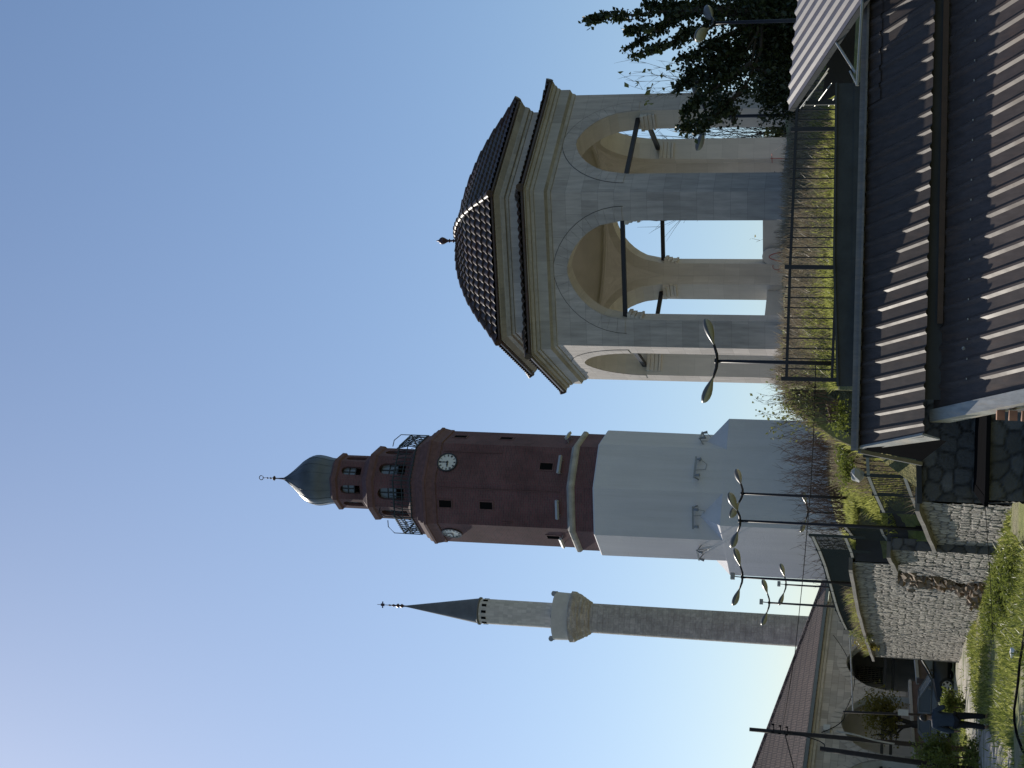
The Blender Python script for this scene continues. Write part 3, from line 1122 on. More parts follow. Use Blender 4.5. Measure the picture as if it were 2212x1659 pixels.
# red spray marks on the inner pillars
def scrawl(parent, pts, r=0.012, mat='red_paint'):
    g = MB()
    g.tube(pts, r, 5)
    g.build('graffiti', M[mat], parent)


def on_inner(u, v):
    best = None
    a, b = at(u, v, 30.0), at(u, v, 60.0)
    d = b - a
    for k in range(6):
        p, q = INN[k], INN[(k + 1) % 6]
        n_ = Vector((-(q - p).y, (q - p).x, 0)).normalized()
        if abs(d.dot(n_)) < 1e-6:
            continue
        h = a + d * ((p - a).dot(n_) / d.dot(n_))
        f_ = (Vector((h.x, h.y, 0)) - p).dot(q - p) / (q - p).length_squared
        if 0 <= f_ <= 1 and (best is None or h.y > best.y):
            best = h
    return best - d.normalized() * 0.02


scrawl(pav, [on_inner(1317, 1664), on_inner(1317, 1685), on_inner(1316, 1704)], 0.009)
scrawl(pav, [on_inner(1307, 1668), on_inner(1327, 1667)], 0.009)
scrawl(pav, [on_inner(1083 + 7 * math.cos(a), 1678 + 9 * math.sin(a)) for a in [i * 0.6 for i in range(11)]], 0.008)
scrawl(pav, [on_inner(1074, 1680), on_inner(1069, 1690), on_inner(1074, 1696), on_inner(1078, 1688)], 0.008)
scrawl(pav, [on_inner(1333, 1672), on_inner(1345, 1690), on_inner(1340, 1702)], 0.006, 'grey_paint')


# ================================================================== CLOCK TOWER
TX, TY, TT = -1.2376 * S_, 17.6613 * S_, 1.7033
tower = thing('clock_tower', 'tall octagonal brick clock tower with a whitewashed base and an onion dome', 'tower', (TX, TY, 3.7 + EZ))


def ring(vl, yl, vr, yr):
    zL, zR = at(1659 - yl, vl, TY), at(1659 - yr, vr, TY)
    return ((zR.x - zL.x) / 2 / 0.991, (zL.z + zR.z) / 2)


wb, wt = ring(1579, 1208.8, 1559, 939.8), ring(1300, 1197, 1311, 929.5)
b0, b1, b2, b3 = ring(1292, 1187.5, 1302, 938.5), ring(1259, 1187, 1270, 938), ring(1252, 1191.5, 1263, 933), ring(1243, 1180, 1253, 941)
s1 = ring(957.3, 1168.0, 968, 932.0)
k1, k2 = ring(944, 1173.4, 955.3, 924.4), ring(911, 1153, 925.6, 943.5)
l0, l1 = ring(902, 1124, 912, 973), ring(822.4, 1120.8, 830.3, 969.5)
l2, l3 = ring(813.5, 1123.6, 821.4, 967), ring(796.6, 1100, 804.6, 985.5)
m0, m1 = ring(797, 1099.5, 804, 986), ring(741, 1096.5, 749, 983)
m2, m3 = ring(735, 1099.5, 740, 979), ring(725.5, 1087, 731, 991)
AX = (TX, TY, 0)
AXS = lambda: AX
# whitewashed part: square base with broaches, then an octagon
PLB = 3.0 + EZ
sq_half = wb[0] * math.cos(R(22.5)) + 0.015
am = TT - R(67.5)                                   # normal of the big face (facet between corners 1 and 2)
nA = Vector((math.sin(am), -math.cos(am), 0)); tA = Vector((math.cos(am), math.sin(am), 0))
zb_sq = at(1659 - 1138, 1557, TY - 3.4).z
m = MB()
oct_pts = poly_ring(TX, TY, TT, 8, wb[0])
m.lathe(AX, [(wb[0], zb_sq - 0.05), (wt[0], wt[1] - 0.06), (wt[0] - 0.05, wt[1]), (b0[0] - 0.05, wt[1])], 8, TT)
corner = []
for sx, sy in ((1, 1), (-1, 1), (-1, -1), (1, -1)):
    q = Vector((TX, TY, 0)) + nA * sq_half * sx + tA * sq_half * sy
    corner.append(q)
for i in range(4):
    a, b = corner[i], corner[(i + 1) % 4]
    m.quad((a.x, a.y, PLB - 2), (b.x, b.y, PLB - 2), (b.x, b.y, zb_sq), (a.x, a.y, zb_sq))
m.add([(p.x, p.y, zb_sq) for p in corner], [(0, 1, 2, 3)])
for q in corner:
    near = sorted(oct_pts, key=lambda p: (p - q).length)[:2]
    midp = (near[0] + near[1]) / 2
    apex = Vector((TX, TY, 0)) + (midp - Vector((TX, TY, 0))) * 1.004
    A_ = (apex.x, apex.y, zb_sq + 1.05)
    Q_ = (q.x, q.y, zb_sq + 0.003)
    for p in near:
        m.add([Q_, (p.x, p.y, zb_sq + 0.003), A_], [(0, 1, 2)])
m.build('white_base', M['white'], tower)
m = MB()
m.lathe(AX, [(b0[0], wt[1] - 0.1), (b1[0], b1[1])], 8, TT)
m.lathe(AX, [(b3[0], b3[1] - 0.15), (s1[0], s1[1] + 0.05)], 8, TT)
m.build('brick_shaft', M['brick'], tower)
m = MB()
m.lathe(AX, [(b1[0] - 0.02, b1[1] - 0.05), (b2[0] - 0.04, b1[1] + 0.02), (b2[0], b1[1] + 0.1), (b2[0], b2[1] + 0.06), (b3[0] - 0.02, b3[1])], 8, TT)
m.build('stone_band', M['stone_band'], tower)
zc = s1[1]
m = MB()
dk = k1[1] - zc
m.lathe(AX, [(s1[0] - 0.01, zc - 0.3), (s1[0] + 0.05, zc - 0.28), (s1[0] + 0.05, zc - 0.1), (k1[0] - 0.04, k1[1] - 0.12), (k1[0], k1[1] - 0.08), (k1[0], k1[1] + 0.05), (k1[0] - 0.1, k1[1] + 0.1), (k1[0] - 0.14, k1[1] + 0.26), (k1[0] - 0.24, k1[1] + 0.29), (k1[0] - 0.28, k1[1] + 0.44), (k2[0] + 0.02, k1[1] + 0.5), (k2[0], k2[1]), (l0[0] + 0.05, l0[1] + 0.1)], 8, TT)
m.build('cornice', M['brick_trim'], tower)


def belfry(r0, z0, z1, w_, zs, rise, thick=0.34, sill=None):
    mo, mi = MB(), MB()
    oo, ii = poly_ring(TX, TY, TT, 8, r0), poly_ring(TX, TY, TT, 8, r0 - thick)
    for k in range(8):
        arched_side(mo, mi, oo[k], oo[(k + 1) % 8], ii[k], ii[(k + 1) % 8], z0, z1, w_, zs, rise, 10, None, sill)
    e = mo.build('belfry_wall', M['brick'], tower)
    mi.build('belfry_lining', M['brick_trim'], tower)
    for k in range(8):
        a, b = oo[k], oo[(k + 1) % 8]
        c_, t_ = (a + b) / 2, (b - a).normalized()
        nn = (c_ - Vector(AX)).normalized()
        c_ = c_ - nn * thick * 0.7
        zs_ = sill if sill else z0
        for part, zz0, zz1 in (('window_pane', zs_ + (zs - zs_) * 0.42, zs + rise * 0.8),):
            p = MB()
            p.box((c_.x, c_.y, (zz0 + zz1) / 2), (w_ * 2, 0.03, zz1 - zz0), M=Matrix((t_, nn, Vector((0, 0, 1)))).transposed())
            po = p.build(part, M['pane'], e)
        p = MB()
        for q in (0.0, 0.5, 1.0):
            zz = zz0 + (zz1 - zz0) * q
            p.box((c_.x + nn.x * 0.03, c_.y + nn.y * 0.03, zz), (w_ * 2, 0.04, 0.05), M=Matrix((t_, nn, Vector((0, 0, 1)))).transposed())
        p.box((c_.x + nn.x * 0.03, c_.y + nn.y * 0.03, (zz0 + zz1) / 2), (0.05, 0.045, zz1 - zz0), M=Matrix((t_, nn, Vector((0, 0, 1)))).transposed())
        p.build('window_bars', M['black'], e)


H1 = l1[1] - l0[1]
belfry(l0[0], l0[1] - 0.15, l1[1], 0.30, l0[1] + H1 * 0.70, 0.30, sill=l0[1] + H1 * 0.16)
H2 = m1[1] - m0[1]
belfry(m0[0], m0[1] - 0.1, m1[1], 0.225, m0[1] + H2 * 0.68, 0.24, 0.28, sill=m0[1] + H2 * 0.10)
m = MB()
m.lathe(AX, [(l1[0] - 0.01, l1[1] - 0.12), (l2[0], l1[1] - 0.02), (l2[0] + 0.02, l2[1] + 0.03), (l2[0] - 0.12, l2[1] + 0.1), (l3[0] + 0.02, l3[1]), (l3[0] - 0.3, l3[1] + 0.02)], 8, TT)
m.build('cornice', M['brick_trim'], tower)
m = MB()
m.lathe(AX, [(m1[0] - 0.01, m1[1] - 0.08), (m2[0], m1[1]), (m2[0] + 0.01, m2[1] + 0.02), (m3[0] + 0.04, m3[1] - 0.02), (m3[0] - 0.3, m3[1])], 8, TT)
m.build('cornice', M['brick_trim'], tower)
# onion dome
onp = []
for (v_, yr_, yl_) in ((731, 991, 1087), (719, 989, 1086.5), (707, 985, 1088.5), (699, 983.2, 1089.8), (691.4, 982.6, 1090.7), (683, 983.3, 1090.4), (675.6, 985.5, 1088.5), (668, 989.5, 1085), (660, 995.5, 1079), (652, 1003, 1071), (644, 1010.7, 1063.5), (636, 1017.5, 1055.5), (628, 1023, 1047.5), (621, 1027, 1040), (614, 1029.8, 1034)):
    pL, pR = at(1659 - yl_, v_, TY), at(1659 - yr_, v_, TY)
    onp.append(((pR.x - pL.x) / 2, (pL.z + pR.z) / 2))
m = MB()
m.lathe(AX, onp + [(0.01, onp[-1][1] + 0.15)], 48)
for k in range(16):                                  # standing seams of the lead sheets
    a = 2 * math.pi * k / 16
    m.tube([(TX + (r_ + 0.005) * math.sin(a), TY - (r_ + 0.005) * math.cos(a), z_) for r_, z_ in onp], 0.014, 5)
dome = m.build('onion_dome', M['lead'], tower, auto=40)
ztop = onp[-1][1]
zfin = at(1659 - 1029.6, 559, TY).z
hf_ = zfin - ztop
m = MB()
m.lathe((TX, TY, ztop), [(0.07, -0.05), (0.05, 0.1), (0.03, 0.25 * hf_), (0.03, 0.33 * hf_), (0.12, 0.37 * hf_), (0.13, 0.40 * hf_), (0.03, 0.45 * hf_), (0.02, 0.5 * hf_), (0.06, 0.53 * hf_), (0.02, 0.56 * hf_), (0.02, 0.63 * hf_), (0.05, 0.66 * hf_), (0.018, 0.69 * hf_), (0.015, 0.84 * hf_)], 10)
m.tube([(TX + 0.11 * math.cos(a), TY, ztop + 0.90 * hf_ + 0.11 * math.sin(a)) for a in [math.pi * 2 * i / 16 for i in range(17)]], 0.02, 6)
m.build('finial', M['iron'], dome, smooth=True)


def facet(k, z, rad, off=0.0):
    """centre, level tangent and outward normal of octagon facet k at height z"""
    am = TT - R(22.5) - R(45) * k
    n_ = Vector((math.sin(am), -math.cos(am), 0))
    t_ = Vector((math.cos(am), math.sin(am), 0))
    return Vector((TX, TY, z)) + n_ * (rad * math.cos(R(22.5)) + off), t_, n_


RSH = (b3[0] + s1[0]) / 2


def rsh(z):
    q = (z - b3[1]) / (s1[1] - b3[1])
    return b3[0] + (s1[0] - b3[0]) * q


def clock(k, zc_):
    c_, t_, n_ = facet(k, zc_, rsh(zc_))
    Mx = Matrix((t_, Vector((0, 0, 1)), n_)).transposed()
    RC = 0.45
    def disc(mb, r0_, r1_, d0, d1, n=40):
        vs, fs = [], []
        for i in range(n):
            a = 2 * math.pi * i / n
            for (r_, d_) in ((r0_, d1), (r1_, d1), (r1_, d0)):
                vs.append(c_ + t_ * r_ * math.cos(a) + Vector((0, 0, r_ * math.sin(a))) + n_ * d_)
        for i in range(n):
            j = (i + 1) % n
            fs += [(i * 3, i * 3 + 1, j * 3 + 1, j * 3), (i * 3 + 1, i * 3 + 2, j * 3 + 2, j * 3 + 1)]
        mb.add(vs, fs)
    d = MB(); disc(d, 0.001, RC, 0.0, 0.035)
    dial = d.build('clock_dial', M['dial'], tower)
    d = MB(); disc(d, RC - 0.012, RC + 0.06, -0.02, 0.06)
    d.build('clock_rim', M['black'], dial)
    glyph = {1: 'I', 2: 'II', 3: 'III', 4: 'IIII', 5: 'V', 6: 'VI', 7: 'VII', 8: 'VIII', 9: 'IX', 10: 'X', 11: 'XI', 12: 'XII'}
    for h in range(1, 13):
        a = math.pi / 2 - h * math.pi / 6
        er = t_ * math.cos(a) + Vector((0, 0, math.sin(a)))
        et = -t_ * math.sin(a) + Vector((0, 0, math.cos(a)))
        et = -et
        wid = {'I': 0.022, 'V': 0.05, 'X': 0.05}
        tot = sum(wid[g] for g in glyph[h])
        d = MB()
        x = -tot / 2
        for g in glyph[h]:
            w2 = wid[g]
            xc = x + w2 / 2
            x += w2
            segs = {'I': [(0, 0)], 'V': [(-0.018, 0), (0.018, 0)], 'X': [(-0.018, 0.018), (0.018, -0.018)]}[g]
            for (xt, xb) in segs:
                d.beam(c_ + n_ * 0.043 + et * (xc + xb) + er * 0.315, c_ + n_ * 0.043 + et * (xc + xt) + er * 0.415, 0.015, 0.012, n_)
        d.build('numeral', M['black'], dial)
    d = MB()                                          # nine o'clock
    for (ang, ln, wd) in ((R(91), 0.36, 0.032), (R(186), 0.25, 0.05)):
        er = t_ * math.cos(ang) + Vector((0, 0, math.sin(ang)))
        d.beam(c_ + n_ * 0.06 - er * 0.07, c_ + n_ * 0.06 + er * ln, wd, 0.014, n_)
        d.beam(c_ + n_ * 0.062 + er * ln * 0.35, c_ + n_ * 0.062 + er * ln * 0.62, wd * 1.6, 0.012, n_)
    d.box(c_ + n_ * 0.06, (0.09, 0.09, 0.02), M=Mx)
    d.build('clock_hands', M['black'], dial)


zck = at(1659 - 1005, 964, TY - 2.4).z
clock(1, zck)
clock(3, zck - 0.05)


def tower_window(k, z, dx=0.0, w_=0.36, h_=0.62):
    c_, t_, n_ = facet(k, z, rsh(z))
    c_ += t_ * dx
    Mx = Matrix((t_, n_, Vector((0, 0, 1)))).transposed()
    f = MB()
    for (x, z_, ww, hh) in ((-w_ / 2 - 0.03, 0, 0.06, h_ + 0.12), (w_ / 2 + 0.03, 0, 0.06, h_ + 0.12), (0, h_ / 2 + 0.03, w_, 0.06), (0, -h_ / 2 - 0.03, w_, 0.06)):
        q = c_ + t_ * x + Vector((0, 0, z_))
        f.box(q, (ww, 0.05, hh), M=Mx)
    fo = f.build('window', M['brick_trim'], tower)
    p = MB(); p.box(c_, (w_, 0.012, h_), M=Mx)
    p.build('pane', M['shade_black'], fo)


for (k, v_, yy, dx) in ((2, 965, 1089, -0.05), (2, 1053, 1091, -0.05), (1, 1180, 1011, 0.0), (0, 975, 947, 0.1), (0, 1076, 950, 0.1), (3, 1187, 1162, 0.05)):
    tower_window(k, at(1659 - yy, v_, TY - 2.2).z, dx)
# thin conduits up the facets
for (k, dx, za, zb2) in ((1, 0.62, 0.45, 0.98), (2, 0.78, 0.0, 0.98), (2, -0.85, 0.35, 0.52)):
    z0_, z1_ = b3[1] + (s1[1] - b3[1]) * za + 0.3, b3[1] + (s1[1] - b3[1]) * zb2 - 0.3
    c0_, t_, n_ = facet(k, z0_, rsh(z0_), 0.02)
    c1_, t_, n_ = facet(k, z1_, rsh(z1_), 0.02)
    p = MB(); p.beam(c0_ + t_ * dx, c1_ + t_ * dx, 0.03, 0.03)
    p.build('conduit', M['brick_trim'], tower)
# floodlights above the band and brackets on the white part
for (k, v_, yy, dx) in ((1, 1225, 1012, 0.0), (2, 1222, 1097, 0.0), (3, 1230, 1167, 0.0), (0, 1238, 953, 0.1)):
    z = b3[1] + 0.42
    c_, t_, n_ = facet(k, z, rsh(z), 0.28)
    Mx = Matrix((t_, n_, Vector((0, 0, 1)))).transposed()
    f = MB(); f.box(c_ + t_ * dx, (0.95, 0.12, 0.13), M=Mx @ Matrix.Rotation(0.5, 3, 'X'))
    fo = f.build('floodlight', M['floodlight'], tower)
    for sx in (-0.35, 0.35):
        f = MB()
        f.beam(c_ + t_ * (dx + sx), c_ + t_ * (dx + sx) - n_ * 0.3 - Vector((0, 0, 0.1)), 0.03, 0.03)
        f.build('bracket', M['bracket'], fo)
for k in (0, 1, 2, 3):
    z = zb_sq + (1.35 if k != 3 else 1.25)
    c_, t_, n_ = facet(k, z, wb[0], 0.3)
    f = MB()
    f.beam(c_ - t_ * 0.55, c_ + t_ * 0.55, 0.07, 0.07)
    f.beam(c_ - t_ * 0.5, c_ - t_ * 0.5 - n_ * 0.33 + Vector((0, 0, -0.2)), 0.04, 0.04)
    f.beam(c_ + t_ * 0.5, c_ + t_ * 0.5 - n_ * 0.33 + Vector((0, 0, -0.2)), 0.04, 0.04)
    fo = f.build('lamp_bracket', M['bracket'], tower)
    f = MB()
    for sx in (-0.42, 0.42):
        f.tube([c_ + t_ * sx + Vector((0, 0, -0.03)), c_ + t_ * sx + n_ * 0.05 + Vector((0, 0, -0.25))], [0.045, 0.075], 8)
    f.tube([c_ + t_ * 0.4 + Vector((0, 0, -0.25)), c_ + t_ * 0.3 - n_ * 0.22 + Vector((0, 0, -0.5)), c_ + t_ * 0.05 - n_ * 0.27 + Vector((0, 0, -0.45)), c_ - n_ * 0.28], 0.012, 5)
    f.build('spotlight', M['bracket'], fo)
# railing round the gallery
rl = tower
zrail0 = k2[1] - 0.05
rr0, rr1 = k2[0] + 0.02, k2[0] - 0.0
op, ip = poly_ring(TX, TY, TT, 8, rr0), poly_ring(TX, TY, TT, 8, rr0 + 0.02)
hR = 0.95
m = MB()
for k in range(8):
    a, b = op[k], op[(k + 1) % 8]
    for (h, th) in ((0.08, 0.05), (hR * 0.55, 0.04), (hR, 0.06)):
        m.beam((a.x, a.y, zrail0 + h), (b.x, b.y, zrail0 + h), th, th)
    nb = 9
    for i in range(nb):
        q = i / nb
        x, y = a.x + (b.x - a.x) * q, a.y + (b.y - a.y) * q
        lean = Vector((TX - x, TY - y, 0)).normalized() * 0.22
        th = 0.05 if i == 0 else 0.03
        m.beam((x, y, zrail0), (x, y, zrail0 + hR), th, th)
        m.beam((x, y, zrail0 + hR * 0.55), (x + lean.x, y + lean.y, zrail0 + hR + 0.25), 0.025, 0.025)
    if k in (3, 7, 0, 4):
        x, y = a.x, a.y
        v_ = Vector((TX - x, TY - y, 0)).normalized()
        m.tube([(x, y, zrail0 + hR), (x, y, zrail0 + 1.5), (x + v_.x * 0.3, y + v_.y * 0.3, zrail0 + 1.85), (x + v_.x * 0.62, y + v_.y * 0.62, zrail0 + 1.9)], 0.022, 6)
m.build('gallery_railing', M['rail_green'], tower)


# ================================================================== MINARET
MY = 95.0
mina = thing('minaret', 'slender weathered stone minaret with a balcony and a pointed lead cone', 'minaret', (at(325, 1740, MY).x, MY, 0))
MXC = at(1659 - 1335, 1277, MY).x


def mring(v_, yr_, yl_):
    a, b = at(1659 - yl_, v_, MY), at(1659 - yr_, v_, MY)
    return ((b.x - a.x) / 2, a.z + (b.z - a.z) / 2)


MAX = (MXC, MY, 0)
q0, q1 = mring(1740, 1335.3, 1402.5), mring(1277, 1306, 1369.4)
f0 = mring(1262, 1303, 1369)
f1_ = mring(1240, 1277.5, 1387)
p0_, p1_ = mring(1236, 1281, 1382.5), mring(1201, 1277.5, 1380)
u0, u1 = mring(1195, 1303.6, 1358), mring(1040, 1295.6, 1349.3)
cn0, cn1 = mring(1036, 1293.3, 1351), mring(873, 1311.5, 1313.5)
m = MB(); m.lathe(MAX, [(q0[0] * 1.03, 0), (q0[0], q0[1]), (q1[0], q1[1])], 28)
m.build('shaft', M['minaret'], mina, auto=40)
m = MB()
pf = [(q1[0], q1[1] - 0.05)]
nst = 5
for i in range(nst):
    q = (i + 1) / nst
    rr = q1[0] + (f1_[0] - q1[0]) * q ** 0.85
    zz = q1[1] + (f1_[1] - q1[1]) * (i / nst)
    pf += [(rr - 0.06, zz + 0.02), (rr, zz + (f1_[1] - q1[1]) / nst * 0.75)]
pf += [(f1_[0], f1_[1] + 0.12), (p0_[0], f1_[1] + 0.16)]
m.lathe(MAX, pf, 20)
rng = random.Random(2)
m.v = [(x + rng.uniform(-0.035, 0.035), y + rng.uniform(-0.035, 0.035), z + rng.uniform(-0.03, 0.03)) for x, y, z in m.v]
m.build('corbels', M['minaret'], mina)
m = MB()
m.lathe(MAX, [(p0_[0] - 0.02, p0_[1] - 0.12), (p0_[0], p0_[1]), (p1_[0] + 0.02, p1_[1]), (p1_[0] - 0.14, p1_[1]), (p1_[0] - 0.14, p1_[1] - 0.9), (u0[0], p1_[1] - 0.9)], 20)
m.build('balcony', M['minaret_white'], mina, auto=25)
m = MB(); m.lathe(MAX, [(u0[0], p1_[1] - 1.0), (u0[0], u0[1]), (u1[0], u1[1] + 0.05)], 28)
up = m.build('upper_shaft', M['minaret_pale'], mina, auto=40)
m = MB()
zsl = at(1659 - 1322, 1051, MY).z
for k in range(12):
    a = 2 * math.pi * k / 12 + 0.12
    nn = Vector((math.sin(a), -math.cos(a), 0)); t_ = Vector((math.cos(a), math.sin(a), 0))
    if nn.y > 0.35:
        continue
    m = MB()
    m.box(Vector(MAX) + nn * u1[0] * 1.0 + Vector((0, 0, zsl)), (0.16, 0.05, 0.30), M=Matrix((t_, nn, Vector((0, 0, 1)))).transposed())
    m.build('window_slit', M['shade_black'], up)
m = MB()
m.lathe(MAX, [(u1[0] - 0.02, cn0[1] - 0.14), (cn0[0] + 0.03, cn0[1] - 0.08), (cn0[0] + 0.03, cn0[1]), (cn0[0] - 0.05, cn0[1] + 0.05), (cn1[0], cn1[1])], 28)
cone = m.build('cone_roof', M['lead_flat'], mina, auto=30)
zf_ = at(1659 - 1307, 815, MY).z
h_ = zf_ - cn1[1]
m = MB()
m.lathe((MXC, MY, cn1[1]), [(0.05, -0.2), (0.05, 0), (0.14, 0.09 * h_), (0.05, 0.16 * h_), (0.15, 0.23 * h_), (0.04, 0.31 * h_), (0.09, 0.4 * h_), (0.03, 0.47 * h_), (0.06, 0.55 * h_), (0.02, 0.6 * h_), (0.015, h_)], 10)
m.box((MXC, MY, cn1[1] + 0.80 * h_), (0.42, 0.05, 0.07))
m.box((MXC, MY, cn1[1] + 0.80 * h_), (0.16, 0.06, 0.24))
m.build('finial', M['iron'], cone, smooth=False)
# loudspeakers on the balcony rim
for (vv, yy) in ((1193, 1378), (1196, 1330), (1199, 1281)):
    m = MB()
    p = at(1659 - yy, vv, MY - 1.0 if yy == 1330 else MY)
    m.box(p, (0.22, 0.22, 0.34))
    m.tube([p + Vector((0, -0.1, 0)), p + Vector((0, -0.35, 0))], [0.08, 0.17], 10)
    m.beam(p - Vector((0, 0, 0.1)), p - Vector((0, 0, 0.5)), 0.04, 0.04)
    m.build('loudspeaker', M['bracket'], mina)


# ================================================================== MOSQUE WITH A PORTICO
fd = Vector((0.31, 0.95, 0)).normalized()
P0 = at(0, 1739, 71.0)
nI = Vector((-fd.y, fd.x, 0))                        # into the building
EAVE = P0.z


def on_facade(u, v, back=0.0):
    b = Vector((P0.x, P0.y, 0)) + nI * back
    lo, hi = 40.0, 140.0
    for _ in range(50):
        mid = (lo + hi) / 2
        p = at(u, v, mid)
        if (Vector((p.x, p.y, 0)) - b).dot(nI) > 0:
            hi = mid
        else:
            lo = mid
    p = at(u, v, (lo + hi) / 2)
    return (Vector((p.x, p.y, 0)) - b).dot(fd), p.z


F0 = Vector((P0.x, P0.y, 0))
s_end = on_facade(409, 1779)[0]
sa, _ = on_facade(277, 1912)
sb, zsp = on_facade(168, 1912)
_, zap = on_facade(225, 1828)
BW = (sa - sb) / 2
c1s = (sa + sb) / 2
c2s = (on_facade(139, 1900)[0] + on_facade(50, 1900)[0]) / 2
bay = c1s - c2s
mosque = thing('mosque', 'low stone mosque with an arcaded portico under a small red tiled roof', 'mosque', (P0.x, P0.y, 0))
mo, mi = MB(), MB()
cents = [c1s + bay * i for i in (-3, -2, -1, 0)]
for cs in cents:
    O0, O1 = F0 + fd * (cs - bay / 2), F0 + fd * (cs + bay / 2)
    I0, I1 = O0 + nI * 0.32, O1 + nI * 0.32
    arched_side(mo, mi, O0, O1, I0, I1, 0.0, EAVE - 0.12, BW, zsp, zap - zsp, 16)
    ab = MB()
    nv = 19
    for i in range(nv):
        def pt(q, off):
            x = -BW + 2 * BW * q
            z = arch_z(max(-BW, min(BW, x)), BW, zap - zsp)
            dx = 0.01
            dz_ = arch_z(min(BW, x + dx), BW, zap - zsp) - arch_z(max(-BW, x - dx), BW, zap - zsp)
            tl = math.hypot(2 * dx, dz_)
            p = F0 + fd * (cs + x - dz_ / tl * off) - nI * 0.025
            return Vector((p.x, p.y, zsp + z + 2 * dx / tl * off))
        qa = 0.5 - 0.5 * math.cos(math.pi * i / nv)
        qb = 0.5 - 0.5 * math.cos(math.pi * (i + 1) / nv)
        g = (qb - qa) * 0.06
        ab.quad(pt(qa + g, 0.02), pt(qb - g, 0.02), pt(qb - g, 0.5), pt(qa + g, 0.5))
    ab.build('arch_stones', M['mosque_arch'], mosque)
    tb = MB()
    for off, dz in ((0.35, 0.05), (0.65, -0.35)):
        a, b = F0 + fd * (cs - BW) + nI * off, F0 + fd * (cs + BW) + nI * off
        tb.beam((a.x, a.y, zsp + dz), (b.x, b.y, zsp + dz), 0.14, 0.14)
    tb.build('tie_beams', M['steel'], mosque)
sL, sR = cents[0] - bay / 2, s_end
if cents[-1] + bay / 2 < sR:
    a, b = F0 + fd * (cents[-1] + bay / 2), F0 + fd * sR
    mo.quad((a.x, a.y, 0), (b.x, b.y, 0), (b.x, b.y, EAVE - 0.12), (a.x, a.y, EAVE - 0.12))
else:
    sR = cents[-1] + bay / 2
a, b = F0 + fd * sR, F0 + fd * sR + nI * 16
mo.quad((a.x, a.y, 0), (b.x, b.y, 0), (b.x, b.y, EAVE - 0.12), (a.x, a.y, EAVE - 0.12))
mo.build('facade', M['mosque_stone'], mosque)
mi.build('arch_lining', M['mosque_dark'], mosque)
m = MB()
a, b = F0 + fd * sL + nI * 4.2, F0 + fd * sR + nI * 4.2
m.quad((a.x, a.y, 0), (b.x, b.y, 0), (b.x, b.y, EAVE), (a.x, a.y, EAVE))
a2, b2 = F0 + fd * sL + nI * 0.32, F0 + fd * sR + nI * 0.32
m.quad((a2.x, a2.y, EAVE - 0.15), (b2.x, b2.y, EAVE - 0.15), (b.x, b.y, EAVE - 0.15), (a.x, a.y, EAVE - 0.15))
m.quad((a2.x, a2.y, 1.2), (b2.x, b2.y, 1.2), (b.x, b.y, 1.2), (a.x, a.y, 1.2))
m.build('portico_wall', M['mosque_dark'], mosque)
sw, zwin = on_facade(202, 1878, 4.15)
wn = MB()
cw = F0 + fd * sw + nI * 4.13
for i in range(9):
    wn.box((cw.x + fd.x * (i - 4) * 0.22, cw.y + fd.y * (i - 4) * 0.22, zwin), (0.05, 0.04, 1.5), M=Matrix((fd, nI, Vector((0, 0, 1)))).transposed())
for j in range(8):
    wn.box((cw.x, cw.y, zwin + (j - 3.5) * 0.21), (1.85, 0.045, 0.05), M=Matrix((fd, nI, Vector((0, 0, 1)))).transposed())
wo = wn.build('lattice_window', M['stone_band'], mosque)
pn = MB(); pn.box((cw.x + nI.x * 0.04, cw.y + nI.y * 0.04, zwin), (1.85, 0.02, 1.55), M=Matrix((fd, nI, Vector((0, 0, 1)))).transposed())
pn.build('pane', M['shade_black'], wo)
sj, zj = on_facade(82, 1786)
jb = MB(); qj = F0 + fd * sj - nI * 0.08
jb.box((qj.x, qj.y, zj), (0.5, 0.16, 0.32), M=Matrix((fd, nI, Vector((0, 0, 1)))).transposed())
jb.build('junction_box', M['floodlight'], mosque)
m = MB()
for (dz, pr, hh) in ((-0.18, 0.12, 0.12), (-0.32, 0.06, 0.12)):
    a, b = F0 + fd * sL - nI * pr / 2, F0 + fd * (sR + pr) - nI * pr / 2
    m.beam((a.x, a.y, EAVE + dz), (b.x, b.y, EAVE + dz), pr, hh)
m.build('cornice', M['mosque_arch'], mosque)
m = MB()
ov = 0.35
a, b = F0 + fd * sL - nI * ov, F0 + fd * (sR + ov) - nI * ov
m.beam((a.x, a.y, EAVE - 0.03), (b.x, b.y, EAVE - 0.03), 0.16, 0.16)
m.build('gutter', M['gutter'], mosque)
TN = 0.42
hh = 9.0
A_ = F0 + fd * sL - nI * ov; B_ = F0 + fd * (sR + ov) - nI * ov
C_ = F0 + fd * (sR + ov - hh) + nI * (hh - ov); D_ = F0 + fd * sL + nI * (hh - ov)
E_ = F0 + fd * (sR + ov) + nI * (2 * hh - ov)
zE, zRg = EAVE + 0.06, EAVE + 0.06 + hh * TN
m = MB()
V3 = lambda p, z: (p.x, p.y, z)
NS2 = 60
for i in range(NS2):                                 # rows of tiles from the eave to the ridge
    q0_, q1_ = i / NS2, (i + 1) / NS2
    st = 0.03
    pa, pb = A_ + (D_ - A_) * q0_, B_ + (C_ - B_) * q0_
    pc, pd = B_ + (C_ - B_) * q1_, A_ + (D_ - A_) * q1_
    z0q, z1q = zE + (zRg - zE) * q0_, zE + (zRg - zE) * q1_
    m.quad(V3(pa, z0q + st), V3(pb, z0q + st), V3(pc, z1q), V3(pd, z1q))
    m.quad(V3(pa, z0q), V3(pb, z0q), V3(pb, z0q + st), V3(pa, z0q + st))
m.add([V3(B_, zE), V3(E_, zE), V3(C_, zRg)], [(0, 1, 2)])
m.tube([V3(B_, zE + 0.03), V3(C_, zRg + 0.03)], 0.12, 8)
m.tube([V3(C_, zRg + 0.03), V3(D_, zRg + 0.03)], 0.12, 8)
